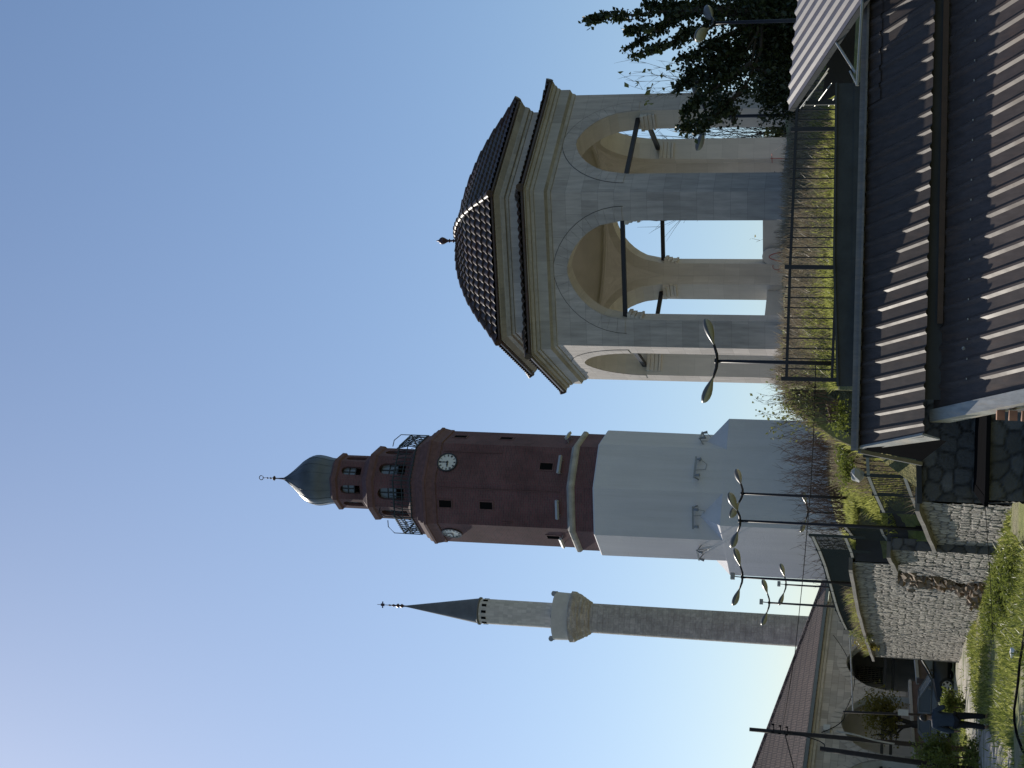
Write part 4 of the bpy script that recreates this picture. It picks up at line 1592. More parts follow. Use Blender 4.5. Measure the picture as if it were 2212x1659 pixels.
m.build('roof', M['roof_tile'], mosque)

# low brown wall with a white coping in front of the mosque
def low_wall(pa, pb, label, h=0.14):
    t_ = thing('low_wall', label, 'wall', (pa.x, pa.y, 0), group='low walls in front of the mosque')
    m = MB()
    m.beam((pa.x, pa.y, pa.z / 2 - h), (pb.x, pb.y, pb.z / 2 - h), 0.28, pa.z)
    m.build('wall_body', M['brown_plaster'], t_)
    m = MB(); m.beam((pa.x, pa.y, pa.z - h / 2), (pb.x, pb.y, pb.z - h / 2), 0.42, h)
    m.build('coping', M['white_coping'], t_)


low_wall(at(290, 1970, 78.5), at(189, 1979, 75.0), 'brown plastered low wall with white coping, behind the dark parked car')
low_wall(at(184, 1962, 78.0), at(-30, 1974, 72.0), 'brown plastered low wall with white coping, behind the poles and the pedestrian')


# ================================================================== METAL ROOFS IN THE FOREGROUND
def corrugated(m, p, ax, sl, width, pitch, rib=0.108, top=0.03, h=0.027, n_cross=1, start=0.0):
    """ribbed sheet: p lower corner, ax unit vector along the eave, sl vector up the ribs"""
    ax, sl, p = Vector(ax), Vector(sl), Vector(p)
    nrm = ax.cross(sl).normalized()
    if nrm.z < 0:
        nrm = -nrm
    xs_ = []
    x = start
    while x < width - 1e-4:
        for (dx, hz) in ((0, 0), (pitch - rib, 0), (pitch - rib / 2 - top / 2, h), (pitch - rib / 2 + top / 2, h)):
            if x + dx <= width:
                xs_.append((x + dx, hz))
        # a shallow stiffening groove in each pan
        x += pitch
    xs_.append((width, 0))
    o = len(m.v)
    for j in range(n_cross + 1):
        q = j / n_cross
        for (x, hz) in xs_:
            m.v.append(tuple(p + ax * x + sl * q + nrm * (hz + 0.002 * math.sin(x * 3.1 + q * 5))))
    k = len(xs_)
    for j in range(n_cross):
        for i in range(k - 1):
            m.f.append((o + j * k + i, o + j * k + i + 1, o + (j + 1) * k + i + 1, o + (j + 1) * k + i))
    return nrm


# upper (rear) roof: eave 20 m ahead, leaning away
shed = thing('roofed_shed', 'shed with a dark ribbed sheet roof just in front of the iron fence', 'shed', (2.5, 20.5, 0))
p_l = at(715, 1999, 20.0)
p_r = at(1700, 2018.5, 20.0)
zl = (p_l.z + p_r.z) / 2
X0 = p_l.x
SL1 = Vector((-0.2, 1.40, at(1000, 1863, 21.40).z - zl))
m = MB()
W1 = 7.0
corrugated(m, (X0, 20.0, zl), (1, 0, 0), SL1, W1, 0.231, 0.092, 0.030, 0.024, 6)
m.build('roof_sheet', M['roof_dark'], shed)
m = MB()                                              # an extra sheet lapped over the upper right part
corrugated(m, Vector((X0 + 0.231 * 20, 20.0, zl)) + SL1 * 0.78 + Vector((0, -0.008, 0.012)), (1, 0, 0), SL1 * 0.22, W1 - 0.231 * 20, 0.231, 0.098, 0.034, 0.027, 2)
m.build('lapped_sheet', M['roof_dark'], shed)
m = MB()
top_l = Vector((X0, 20.0, zl)) + SL1
m.beam((top_l.x - 0.05, top_l.y + 0.02, top_l.z + 0.05), (X0 + W1, top_l.y + 0.02, top_l.z + 0.05), 0.10, 0.11)
m.beam((top_l.x - 0.05, top_l.y - 0.07, top_l.z + 0.02), (X0 + W1, top_l.y - 0.07, top_l.z + 0.02), 0.12, 0.03)
m.build('ridge_flashing', M['flashing'], shed)
m = MB()
pb = [at(826, 1812, 21.80), at(1100, 1804, 21.47), at(1478, 1809, 21.46)]
for (dy, dz, wd, hg, dx) in ((0, -0.13, 0.06, 0.26, 0), (-0.05, -0.31, 0.05, 0.16, -0.22), (-0.02, 0.012, 0.12, 0.03, 0)):
    for i in range(2):
        a_ = pb[i] + Vector((dx if i == 0 else 0, dy, dz))
        m.beam(a_, pb[i + 1] + Vector((0.02 * (i == 0), dy, dz)), wd, hg)
m.build('parapet_boards', M['boards'], shed)
m = MB()
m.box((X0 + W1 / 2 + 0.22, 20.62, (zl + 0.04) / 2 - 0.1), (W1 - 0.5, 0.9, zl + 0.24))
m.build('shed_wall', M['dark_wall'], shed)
m = MB()
m.beam((0.9, 20.12, zl - 0.16), (X0 + W1, 20.12, zl - 0.13), 0.05, 0.07)
m.build('eave_batten', M['batten'], shed)
m = MB()                                              # verge flashing at the left gable
lo_ = Vector((X0, 20.0, zl)); hi_ = lo_ + SL1
m.add([hi_ + Vector((-0.03, 0.03, 0.06)), lo_ + Vector((0.02, -0.02, 0.03)), at(709, 2031, 20.03), hi_ + Vector((-0.04, 0.05, -0.08)),
       hi_ + Vector((0.0, 0.06, 0.05)), lo_ + Vector((0.05, 0.02, 0.02)), at(712, 2030, 20.08), hi_ + Vector((0.0, 0.08, -0.08))],
      [(0, 1, 2, 3), (7, 6, 5, 4), (0, 4, 5, 1), (1, 5, 6, 2), (2, 6, 7, 3), (3, 7, 4, 0)])
m.build('verge_flashing', M['flash_pale'], shed)
m = MB()
g0, g1 = at(684, 1856, 21.40), at(657, 1990, 22.4)
m.beam(g0, g1, 0.045, 0.05, (1, 0, 0.2))
m.build('barge_board', M['flashing'], shed)
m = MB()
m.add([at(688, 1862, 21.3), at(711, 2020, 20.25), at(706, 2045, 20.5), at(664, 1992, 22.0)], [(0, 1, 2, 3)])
m.build('gable_shade', M['shade_black'], shed)  # near-black sheet painted as the shade under the roof overhang

# lower (front) roof, closer to the camera
low = thing('front_building', 'nearest building with a brown-grey ribbed sheet roof', 'building', (2.5, 17, 0))
SLOPE2 = R(28.6)
r2dir = Vector((-0.156 * math.cos(SLOPE2), 0.988 * math.cos(SLOPE2), math.sin(SLOPE2)))
q2 = at(1000, 2160, 19.04)
ax2 = Vector((1, 0, 0))
n2_ = ax2.cross(r2dir).normalized()


def on_roof2(u, v):
    a, b = at(u, v, 10.0), at(u, v, 30.0)
    d = b - a
    return a + d * ((q2 - a).dot(n2_) / d.dot(n2_))


vl0 = on_roof2(795, 2212)
start2 = vl0 - r2dir * 4.0
LEN2 = 4.0 + (20.32 - vl0.y) / r2dir.y
m = MB()
corrugated(m, start2, ax2, r2dir * LEN2, 9.0, 0.243, 0.106, 0.03, 0.027, 10, start=0.2)
m.quad(start2, start2 + ax2 * 0.2, start2 + ax2 * 0.2 + r2dir * LEN2, start2 + r2dir * LEN2)
m.build('roof_sheet', M['roof_metal'], low)
m = MB()
e0, e1 = start2, start2 + r2dir * LEN2
up_ = n2_ * 0.05
m.add([e0 + up_ + ax2 * 0.12, e1 + up_ + ax2 * 0.12, e1 + up_ - ax2 * 0.04, e0 + up_ - ax2 * 0.04,
       e0 - ax2 * 0.04 - Vector((0.0, 0, 0.26)), e1 - ax2 * 0.04 - Vector((0.0, 0, 0.20))],
      [(0, 1, 2, 3), (3, 2, 5, 4)])
m.build('verge_flashing', M['flash_pale'], low)
m = MB()
yb, yt = start2.y, 20.28
m.add([(e0.x + 0.12, e0.y, 0), (e1.x + 0.12, e1.y - 0.05, 0), (e1.x + 0.12, e1.y - 0.05, e1.z - 0.1), (e0.x + 0.12, e0.y, e0.z - 0.1)], [(0, 1, 2, 3)])
m.add([(e1.x + 0.12, e1.y - 0.05, 0), (e1.x + 9, e1.y - 0.05, 0), (e1.x + 9, e1.y - 0.05, e1.z - 0.06), (e1.x + 0.12, e1.y - 0.05, e1.z - 0.06)], [(0, 1, 2, 3)])
m.build('wall', M['dark_wall'], low)
m = MB()
b0_ = at(772, 2150, 19.2)
for i in range(7):
    m.box(b0_ + Vector((-0.05, -0.24 * i, -0.06 - 0.125 * i)), (0.12, 0.21, 0.09))
m.build('red_blocks', M['red_block'], low)
m = MB()
m.tube([on_roof2(905, 2090) + n2_ * 0.05, on_roof2(905, 2090) + n2_ * 0.05 + r2dir * 0.02 + ax2 * 0.02], 0.02, 6)
for i in range(26):
    for j in (0.18, 0.52, 0.86):
        q = start2 + ax2 * (0.2 + 0.243 * (i + 1) - 0.042) + r2dir * LEN2 * j + n2_ * 0.043
        m.box(q, (0.022, 0.022, 0.012))
m.build('screws', M['flash_pale'], low)['kind'] = 'stuff'

# sunlit canopy at the right edge
cano = thing('canopy', 'sunlit canopy of pale ribbed sheets on thin tubes at the right edge', 'canopy', (6, 23, 0))
tip = at(1419, 1703, 23.5)
rg2 = at(1643, 1722, 23.5)
vb = at(1659, 1865, 21.0)
axc = (rg2 - tip).normalized()
slc = (tip - vb)
m = MB()
nrmc = corrugated(m, tip - slc * 1.35, axc, slc * 1.35, 4.6, 0.222, 0.125, 0.034, 0.0345, 5)
m.build('canopy_sheet', M['awning_metal'], cano)
m = MB()
dn = Vector((0, 0, -1))
m.beam(tip + dn * 0.05 + axc * 0.01, tip - slc * 1.35 + dn * 0.05 + axc * 0.01, 0.03, 0.07)
m.beam(tip + dn * 0.06 - slc * 0.02, tip + axc * 4.5 + dn * 0.06, 0.05, 0.07)
for q in (0.25, 0.5, 0.75):
    m.beam(tip - slc * q + dn * 0.06, tip - slc * q + axc * 4.5 + dn * 0.06, 0.04, 0.05)
m.build('frame', M['boards'], cano)
for (p_, q_, r_) in [(at(1474, 1852, 21.0), at(1668, 1864, 21.05), 0.022), (at(1568, 1806, 21.9), at(1502, 1848, 21.1), 0.018), (at(1505, 1836, 21.2), at(1474, 1852, 21.0), 0.014)] + [
        (at(a_, b_, 23.0), at(c_, d_, 23.9), 0.009) for (a_, b_, c_, d_) in ((1503, 1788, 1425, 1728), (1512, 1791, 1429, 1735), (1480, 1797, 1430, 1760), (1460, 1812, 1430, 1790), (1452, 1818, 1432, 1803))]:
    m = MB()
    m.tube([p_, q_], r_, 8)
    m.build('tube', M['pale_frame'], cano)
m = MB()
m.add([at(1440, 1775, 24.0), at(1560, 1790, 24.0), at(1640, 1850, 24.0), at(1470, 1842, 24.0)], [(0, 3, 2, 1)])
m.build('shade_panel', M['dark_wall'], cano)  # dark sheet added for the shaded gap under the canopy
for (u_, y_) in ((1436, 23.4),):
    m = MB()
    q = at(u_, 1740, y_)
    m.beam((q.x, q.y, 0.2), (q.x, q.y, q.z), 0.06, 0.06)
    m.build('post', M['boards'], cano)


# ================================================================== RAILINGS
def railing(name, label, cat, posts, group, mat, bars=0.19, post_w=0.07, bar_w=0.018, rail_w=0.045, ext=(0.06, 0.06), bottom_extra=0.1, rail_mat=None):
    """posts: list of (top point, bottom point); bars stand between the posts on two rails"""
    b = posts[0][1]
    t_ = thing(name, label, cat, b, group=group)
    for (tp, bt) in posts:
        m = MB()
        m.beam(bt - Vector((0, 0, bottom_extra)), tp + Vector((0, 0, 0.06)), post_w, post_w, (0, 1, 0))
        m.build('post', mat, t_)
    for (ta, ba), (tb_, bb) in zip(posts, posts[1:]):
        hgt = ta.z - ba.z
        for f_ in (0.96, 0.14):
            m = MB()
            m.beam(ba.lerp(ta, f_), bb.lerp(tb_, f_), rail_w, rail_w)
            m.build('rail', rail_mat or mat, t_)
        L = (ta - tb_).length
        n = max(2, int(L / bars))
        m = MB()
        for i in range(1, n):
            q = i / n
            x0 = ba.lerp(bb, q); x1 = ta.lerp(tb_, q)
            m.beam(x0.lerp(x1, 0.05), x0.lerp(x1, 1.0 + 0.04), bar_w, bar_w, (0, 1, 0))
        m.build('bars', mat, t_)
    return t_


fp = []
for (u_, vt, vb_, y_) in ((841, 1694, 1814, 31.55), (1082, 1702, 1824, 31.58), (1379, 1715, 1836, 31.62), (1672, 1727, 1848, 31.66)):
    tp = at(u_, vt, y_)
    fp.append((tp, Vector((tp.x, tp.y, at(u_, vb_, y_).z))))
railing('iron_fence', 'long black iron fence on the grass bank below the pavilion', 'fence', fp, 'railings on the terrace edge', M['fence'], 0.19, 0.085, 0.026, 0.055)
fp = []
for (u_, vt, vb_, y_) in ((674, 1870, 1966, 36.15), (633, 1872, 1968, 36.25), (591, 1889, 1983, 37.3), (554, 1906, 1998, 38.7)):
    tp = at(u_, vt, y_)
    fp.append((tp, Vector((tp.x, tp.y, at(u_, vb_, y_).z))))
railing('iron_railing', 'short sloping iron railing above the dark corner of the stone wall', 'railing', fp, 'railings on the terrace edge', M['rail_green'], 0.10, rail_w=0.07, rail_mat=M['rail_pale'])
fp = []
for (u_, vt, vb_, y_) in ((525, 1820, 1916, 40.95), (511, 1832, 1920, 41.8), (497, 1843, 1930, 42.7)):
    tp = at(u_, vt, y_)
    fp.append((tp, Vector((tp.x, tp.y, at(u_, vb_, y_).z))))
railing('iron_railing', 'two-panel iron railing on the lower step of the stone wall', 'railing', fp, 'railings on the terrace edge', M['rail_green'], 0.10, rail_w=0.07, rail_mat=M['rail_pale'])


fp = []
for (zx, zy) in ((222, 490), (285, 625), (340, 768), (375, 890), (408, 1005), (437, 1110), (462, 1190), (505, 1290), (545, 1365)):
    u_ = 1659 - (1900 + zy * .4219) / 1.8228
    v_ = (3100 + zx * .4219) / 1.8228
    y_ = wall_Y(u_, v_)
    tp = at(u_, v_, y_)
    hgt = 1.02 if zy < 1250 else (0.9 if zy < 1300 else 0.7)
    fp.append((tp, Vector((tp.x, tp.y, tp.z - hgt))))
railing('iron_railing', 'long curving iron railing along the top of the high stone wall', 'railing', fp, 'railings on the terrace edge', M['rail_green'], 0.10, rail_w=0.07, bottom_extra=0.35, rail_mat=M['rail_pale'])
# paler rails on these panels: caught sky light is put into the rail colour


# ================================================================== STREET LAMPS
def teardrop(m, base, d, L, r_, part, upv=Vector((0, 0, 1))):
    """lamp head along d; part 'shell' upper half, 'glass' lower half"""
    d = d.normalized()
    side = d.cross(upv).normalized()
    top = side.cross(d).normalized()
    st = [(0, 0.18), (0.12, 0.24), (0.28, 0.55), (0.45, 0.85), (0.62, 1.0), (0.78, 0.95), (0.9, 0.70), (0.97, 0.38), (1.0, 0.04)]
    n = 9
    o = len(m.v)
    for (q, rr) in st:
        for k in range(n):
            a = math.pi * k / (n - 1)
            sgn = 1 if part == 'shell' else -1
            hz = 0.62 if part == 'shell' else 0.75
            p = base + d * L * q + side * math.cos(a) * rr * r_ + top * sgn * math.sin(a) * rr * r_ * hz
            m.v.append(tuple(p))
    for i in range(len(st) - 1):
        for k in range(n - 1):
            f = (o + i * n + k, o + i * n + k + 1, o + (i + 1) * n + k + 1, o + (i + 1) * n + k)
            m.f.append(f if part != 'shell' else f[::-1])


def make_lamp(name, label, loc, h, rz, group, box=False):
    t_ = thing(name, label, 'street lamp', (0, 0, 0), 0, group)
    m = MB()
    m.tube([(0, 0, -0.3), (0, 0, h * 0.3), (0, 0, h)], [0.05, 0.045, 0.034], 10)
    m.tube([(0, 0, h - 0.02), (0, 0, h + 0.05)], [0.055, 0.05], 10)
    m.build('pole', M['steel'], t_, smooth=True)
    for s in (-1, 1):
        m = MB()
        d = Vector((s, 0, 0.36)).normalized()
        b = Vector((s * 0.30, 0, h + 0.06))
        m.tube([(0, 0, h), (s * 0.15, 0, h + 0.012), tuple(b + d * 0.05)], [0.036, 0.033, 0.028], 8)
        a_ = m.build('arm', M['steel'], t_, smooth=True)
        m = MB(); teardrop(m, b, d, 0.62, 0.150, 'shell')
        m.build('lamp_shell', M['lamp_shell'], a_, smooth=True)
        m = MB(); teardrop(m, b + d * 0.02, d, 0.59, 0.140, 'glass')
        m.build('lamp_glass', M['lamp_glass'], a_, smooth=True)
    if box:
        m = MB()
        m.box((0.02, 0, h + 0.30), (0.2, 0.14, 0.12), rz=0.3)
        m.beam((0, 0, h + 0.03), (0.02, 0, h + 0.3), 0.03, 0.03)
        m.build('floodlight', M['bracket'], t_)
    t_.location = loc
    t_.rotation_euler = (0, 0, rz)
    return t_


GL = 'twin-headed street lamps along the terrace'
for (u_, v_, y_, vb_, rz, bx, lab) in (
        (879, 1549, 31.95, 1818, 0.0, False, 'twin-headed street lamp in front of the sunlit corner of the pavilion'),
        (593, 1604, 44.0, 1808, 0.75, False, 'twin-headed street lamp before the right half of the white tower base'),
        (534, 1599, 40.5, 1835, -0.55, False, 'tallest twin-headed street lamp before the left half of the white tower base'),
        (412, 1604, 47.0, 1800, 0.0, True, 'twin-headed street lamp at the left edge of the white tower base, floodlight on top'),
        (396, 1698, 66.0, 1800, 0.15, True, 'small far street lamp just below another lamp left of the white tower'),
        (357, 1662, 58.0, 1800, -0.1, True, 'twin-headed street lamp in front of the minaret shaft'),
        (553, 1745, 66.5, 1800, 0.2, False, 'lowest and smallest twin-headed street lamp, against the white tower base'),
        (1609, 1542, 31.9, 1760, 1.0, False, 'twin-headed street lamp standing in the dark tree at the right edge'),
        (1407, 1526, 36.5, 1720, -0.6, False, 'twin-headed street lamp before the right arch of the pavilion, partly among leaves')):
    j = at(u_, v_, y_)
    b = at(u_, vb_, y_)
    zt = terrace_z(j.x, y_)
    zb = min(zt, b.z) if zt < b.z + 0.5 else zt
    make_lamp('street_lamp', lab, Vector((j.x, j.y, zb)), j.z - zb, rz, GL, bx)


# ================================================================== POLES AND CABLES
def wood_pole(name, label, top, foot, r0, r1, plate=None):
    t_ = thing(name, label, 'pole', foot, group='wooden poles before the mosque')
    m = MB()
    foot2 = foot - Vector((0, 0, 0.4))
    m.tube([foot2, foot.lerp(top, 0.5), top], [r0, (r0 + r1) / 2, r1], 10)
    m.build('pole_shaft', M['wood_pole'], t_, smooth=True)
    if plate is not None:
        m = MB(); m.box(plate, (0.22, 0.04, 0.36))
        m.build('plate', M['floodlight'], t_)
    return t_


y1 = 52.0
t1, b1_ = at(83.5, 1619, y1), at(47, 2000, y1)
b1_.z = 0.0
p1 = wood_pole('utility_pole', 'tallest dark wooden utility pole with cables, before the mosque roof', t1, b1_, 0.085, 0.065)
t2, b2_ = at(42, 1771, 46.0), at(3, 1990, 46.0)
b2_.z = 0.0
wood_pole('utility_pole', 'shorter leaning wooden pole at the left edge of the photo', t2, b2_, 0.085, 0.07)
t3, b3_ = at(121.5, 1821, 56.0), at(118, 1999, 56.0)
b3_.z = 0.0
wood_pole('utility_pole', 'thinnest short pole with a small white plate, above the silver car', t3, b3_, 0.05, 0.04, at(120, 1951, 55.9))
m = MB()
for (a_, b_) in ((at(86, 1672, y1), at(80, 1702, y1)),):
    for k in range(3):
        q = a_.lerp(b_, k / 2)
        m.tube([q + Vector((-0.12, -0.05, 0)), q + Vector((0.10, 0.05, 0.02))], 0.018, 6)
        m.box(q + Vector((0.11, 0.05, 0.04)), (0.05, 0.05, 0.08))
        m.box(q + Vector((-0.12, -0.05, 0.04)), (0.05, 0.05, 0.08))
m.build('insulators', M['cable'], p1)


def cable(label, pts, r=0.012, sag=0.0, name='overhead_cable', mat='cable', seg=10, group='overhead cables'):
    out = []
    for a, b in zip(pts, pts[1:]):
        for i in range(seg):
            q = i / seg
            p = a.lerp(b, q)
            p.z -= sag * 4 * q * (1 - q)
            out.append(p)
    out.append(pts[-1])
    m = MB(); m.tube(out, r, 6)
    o = m.build(name, M[mat], origin=pts[0])
    tag(o, label, 'cable', group)


cable('long black overhead cable from the tall pole to the lamp by the pavilion',
      [at(82, 1690, y1), at(246, 1717, 49), at(418, 1735, 43), at(603, 1751, 38), at(729, 1757.5, 35), at(873, 1762, 32.0)], 0.011, 0.0)
cable('thin cable strung low across the face of the stone wall', [at(283, 2145, 36.0), at(425, 2138, 35.0), at(554, 2129, 34.0), at(640, 2122, 33.0)], 0.007)
cable('cable leaving the top of the tall pole towards the lower left', [at(80, 1694, y1), at(-30, 1722, 40)], 0.018)
cable('slack cable between the tall pole and the short leaning pole', [at(78, 1700, y1), at(41, 1775, 46)], 0.016, 0.5)
cable('cable from the short plated pole up to the tall pole', [at(121, 1824, 56), at(77, 1775, y1)], 0.016, 0.25)
cable('cable from the short plated pole to the stone wall', [at(121, 1824, 56), at(200, 1846, 60), at(287, 1800, 66)], 0.014, 0.1)
cable('pale straight rod strung before the mosque arches', [at(288, 1836, 60.0), at(122, 1843, 57.0)], 0.03, 0.0, mat='flash_pale', name='rod')
cable('pale curved cable hanging beside the tall pole', [at(80, 1806, y1 - 0.4), at(72, 1848, y1 - 0.5), at(60, 1890, y1 - 0.4), at(52, 1932, y1 - 0.3)], 0.03, 0.0, mat='flash_pale')
cable('thick black hose lying bent on the shaded grass in front', [at(300, 2214, 30.0), at(262, 2209, 30.2), at(230, 2203, 30.3), at(195, 2200, 30.4), at(160, 2196, 30.5), at(128, 2191, 30.6), at(100, 2191, 30.6), at(70, 2197, 30.4), at(40, 2208, 30.0), at(15, 2222, 29.6)], 0.026, 0.0, name='hose', group=None)


# ================================================================== CARS
def make_car(name, label, paint, loc, rz):
    t_ = thing(name, label, 'car', (0, 0, 0), 0, 'cars parked by the mosque')
    W = 0.88
    st = [(-2.12, 0.42, 0.62, 0.72), (-2.05, 0.28, 0.90, 0.80), (-1.75, 0.22, 0.96, 0.86), (-1.2, 0.20, 0.97, 0.88), (0.0, 0.20, 0.95, 0.88),
          (0.85, 0.20, 0.93, 0.88), (1.25, 0.21, 0.86, 0.86), (1.75, 0.24, 0.76, 0.82), (2.02, 0.30, 0.66, 0.74), (2.12, 0.40, 0.55, 0.60)]
    m = MB()
    n = 12
    for (x, zb, zt, w_) in st:
        sec = [(-w_ * 0.85, zb), (-w_ * 0.99, zb + 0.12), (-w_, (zb + zt) / 2), (-w_ * 0.97, zt - 0.12), (-w_ * 0.88, zt - 0.03), (-w_ * 0.45, zt + 0.015),
               (w_ * 0.45, zt + 0.015), (w_ * 0.88, zt - 0.03), (w_ * 0.97, zt - 0.12), (w_, (zb + zt) / 2), (w_ * 0.99, zb + 0.12), (w_ * 0.85, zb)]
        m.v += [(x, y, z) for y, z in sec]
    for i in range(len(st) - 1):
        for k in range(n):
            k2 = (k + 1) % n
            m.f.append((i * n + k, (i + 1) * n + k, (i + 1) * n + k2, i * n + k2))
    m.f += [tuple(range(n)), tuple((len(st) - 1) * n + k for k in reversed(range(n)))]
    m.build('body', M[paint], t_, auto=35)
    base = [(-1.95, 0.93), (1.02, 0.90)]
    topx = [(-1.35, 1.43), (0.15, 1.44)]
    g = MB()
    for (x, z, w_) in ((-1.95, 0.93, 0.80), (-1.35, 1.42, 0.62), (-0.5, 1.47, 0.64), (0.15, 1.43, 0.62), (1.05, 0.90, 0.80)):
        g.v += [(x, -w_, z), (x, w_, z)]
    g.f += [(0, 1, 3, 2), (2, 3, 5, 4), (4, 5, 7, 6), (6, 7, 9, 8), (0, 2, 4, 6, 8), (9, 7, 5, 3, 1)]
    gl = g.build('windows', M['glass'], t_)
    p = MB()
    sk = 0.012
    for s in (-1, 1):
        for (a, b, w_) in (((-1.95, 0.80, 0.93), (-1.35, 0.62, 1.42), 0.12), ((1.05, 0.80, 0.90), (0.15, 0.62, 1.43), 0.06), ((-0.45, 0.80, 0.92), (-0.5, 0.645, 1.45), 0.07), ((-1.35, 0.63, 1.43), (0.15, 0.63, 1.44), 0.05), ((-1.9, 0.81, 0.94), (1.0, 0.81, 0.92), 0.03)):
            p.beam((a[0], s * (a[1] + sk), a[2]), (b[0], s * (b[1] + sk), b[2]), 0.03, w_, (0, 0, 1) if abs(a[0] - b[0]) > 0.8 else (1, 0, 0))
    p.add([(-1.38, -0.63, 1.435), (-0.5, -0.65, 1.485), (0.18, -0.63, 1.445), (0.18, 0.63, 1.445), (-0.5, 0.65, 1.485), (-1.38, 0.63, 1.435)], [(0, 1, 4, 5), (1, 2, 3, 4)])
    p.build('roof', M[paint], t_)
    for sx in (-1.28, 1.32):
        for s in (-1, 1):
            wv = MB()
            Mx = Matrix.Rotation(math.pi / 2, 3, 'X')
            wv.lathe((sx, s * 0.80, 0.32), [(0.19, -0.10), (0.30, -0.10), (0.32, -0.06), (0.32, 0.06), (0.30, 0.10), (0.19, 0.10)], 22, M=Mx)
            wh = wv.build('tyre', M['tyre'], t_, auto=40)
            rm = MB()
            for k in range(5):
                a = 2 * math.pi * k / 5
                c_, e_ = Vector((sx, s * 0.90, 0.32)), Vector((sx + 0.185 * math.cos(a), s * 0.895, 0.32 + 0.185 * math.sin(a)))
                rm.beam(c_, e_, 0.02, 0.075, (0, 0, 1) if abs(math.cos(a)) > 0.3 else (1, 0, 0))
            rm.tube([(sx + 0.195 * math.cos(a), s * 0.895, 0.32 + 0.195 * math.sin(a)) for a in [i * 2 * math.pi / 20 for i in range(21)]], 0.015, 5)
            rm.build('rim', M['rim'], wh)
    for s in (-1, 1):
        h = MB(); h.box((2.03, s * 0.58, 0.62), (0.12, 0.26, 0.12), rz=-s * 0.35)
        h.build('headlight', M['chrome'], t_)
        h = MB(); h.box((-2.07, s * 0.62, 0.80), (0.10, 0.2, 0.14))
        h.build('tail_light', M['red_paint'], t_)
        h = MB(); h.box((0.72, s * 0.96, 0.98), (0.10, 0.18, 0.12))
        h.build('wing_mirror', M[paint], t_)
    t_.location = loc
    t_.rotation_euler = (0, 0, rz)
    return t_


c_ = at(238, 2057, 69.0)
make_car('parked_car', 'dark parked car with alloy wheels, half hidden by the end of the stone wall', 'car_dark', Vector((-11.25, 69.0, 0.04)), R(180 + 14))
make_car('parked_car', 'silver-grey parked car behind the pedestrian, in front of the brown low wall', 'car_silver', Vector((at(150, 2030, 71.0).x, 71.0, 0.04)), R(-6))


# ================================================================== PEDESTRIAN
def skin_mesh(name, chains, mat, parent, sub=1):
    """one continuous surface grown over joints: {name: (point, radius)}, edges"""
    pts, edges = chains
    idx = {k: i for i, k in enumerate(pts)}
    me = bpy.data.meshes.new(name)
    me.from_pydata([p for p, r in pts.values()], [(idx[a], idx[b]) for a, b in edges], [])
    ob = bpy.data.objects.new(name, me)
    C.objects.link(ob)
    md = ob.modifiers.new('skin', 'SKIN')
    md.use_smooth_shade = True
    for i, (p, r) in enumerate(pts.values()):
        sv = me.skin_vertices[0].data[i]
        sv.radius = r if isinstance(r, tuple) else (r, r)
        sv.use_root = (i == 0)
    sb = ob.modifiers.new('sub', 'SUBSURF')
    sb.levels = sb.render_levels = sub
    bpy.context.view_layer.update()
    dg = bpy.context.evaluated_depsgraph_get()
    me2 = bpy.data.meshes.new_from_object(ob.evaluated_get(dg))
    bpy.data.objects.remove(ob)
    me2.materials.clear()
    me2.materials.append(mat)
    me2.polygons.foreach_set('use_smooth', [True] * len(me2.polygons))
    o2 = bpy.data.objects.new(name, me2)
    C.objects.link(o2)
    o2.parent = parent
    return o2


per = thing('person', 'person in a blue-grey jacket and black trousers walking over the grass', 'person', (0, 0, 0))
# local frame: faces +y, z up, height 1.73
J = {'pelvis': ((0, 0, 0.95), (0.135, 0.10)), 'waist': ((0, 0, 1.08), (0.125, 0.09)), 'chest': ((0, 0.01, 1.30), (0.15, 0.10)), 'neck0': ((0, 0, 1.45), (0.07, 0.06)), 'neck1': ((0, 0.015, 1.51), 0.05),
     'head0': ((0, 0.03, 1.58), (0.07, 0.085)), 'head1': ((0, 0.025, 1.66), (0.075, 0.092)), 'head2': ((0, 0.015, 1.71), (0.05, 0.06)),
     'hipl': ((-0.10, 0, 0.90), 0.095), 'kneel': ((-0.115, 0.05, 0.50), 0.062), 'ankl': ((-0.12, -0.06, 0.09), 0.042), 'toel': ((-0.125, 0.10, 0.035), 0.035),
     'hipr': ((0.10, 0, 0.90), 0.095), 'kneer': ((0.105, 0.10, 0.50), 0.062), 'ankr': ((0.105, 0.12, 0.09), 0.042), 'toer': ((0.11, 0.28, 0.035), 0.035),
     'shl': ((-0.19, 0, 1.40), 0.062), 'ell': ((-0.27, -0.04, 1.12), 0.045), 'wrl': ((-0.31, 0.03, 0.87), 0.030), 'pal': ((-0.315, 0.05, 0.80), (0.022, 0.040)),
     'shr': ((0.19, 0, 1.40), 0.062), 'elr': ((0.33, 0.0, 1.16), 0.045), 'wrr': ((0.22, 0.20, 1.20), 0.030), 'par': ((0.17, 0.25, 1.23), (0.022, 0.040))}
EJ = [('pelvis', 'waist'), ('waist', 'chest'), ('chest', 'neck0'), ('neck0', 'neck1'), ('neck1', 'head0'), ('head0', 'head1'), ('head1', 'head2'),
      ('pelvis', 'hipl'), ('hipl', 'kneel'), ('kneel', 'ankl'), ('ankl', 'toel'), ('pelvis', 'hipr'), ('hipr', 'kneer'), ('kneer', 'ankr'), ('ankr', 'toer'),
      ('chest', 'shl'), ('shl', 'ell'), ('ell', 'wrl'), ('wrl', 'pal'), ('chest', 'shr'), ('shr', 'elr'), ('elr', 'wrr'), ('wrr', 'par')]
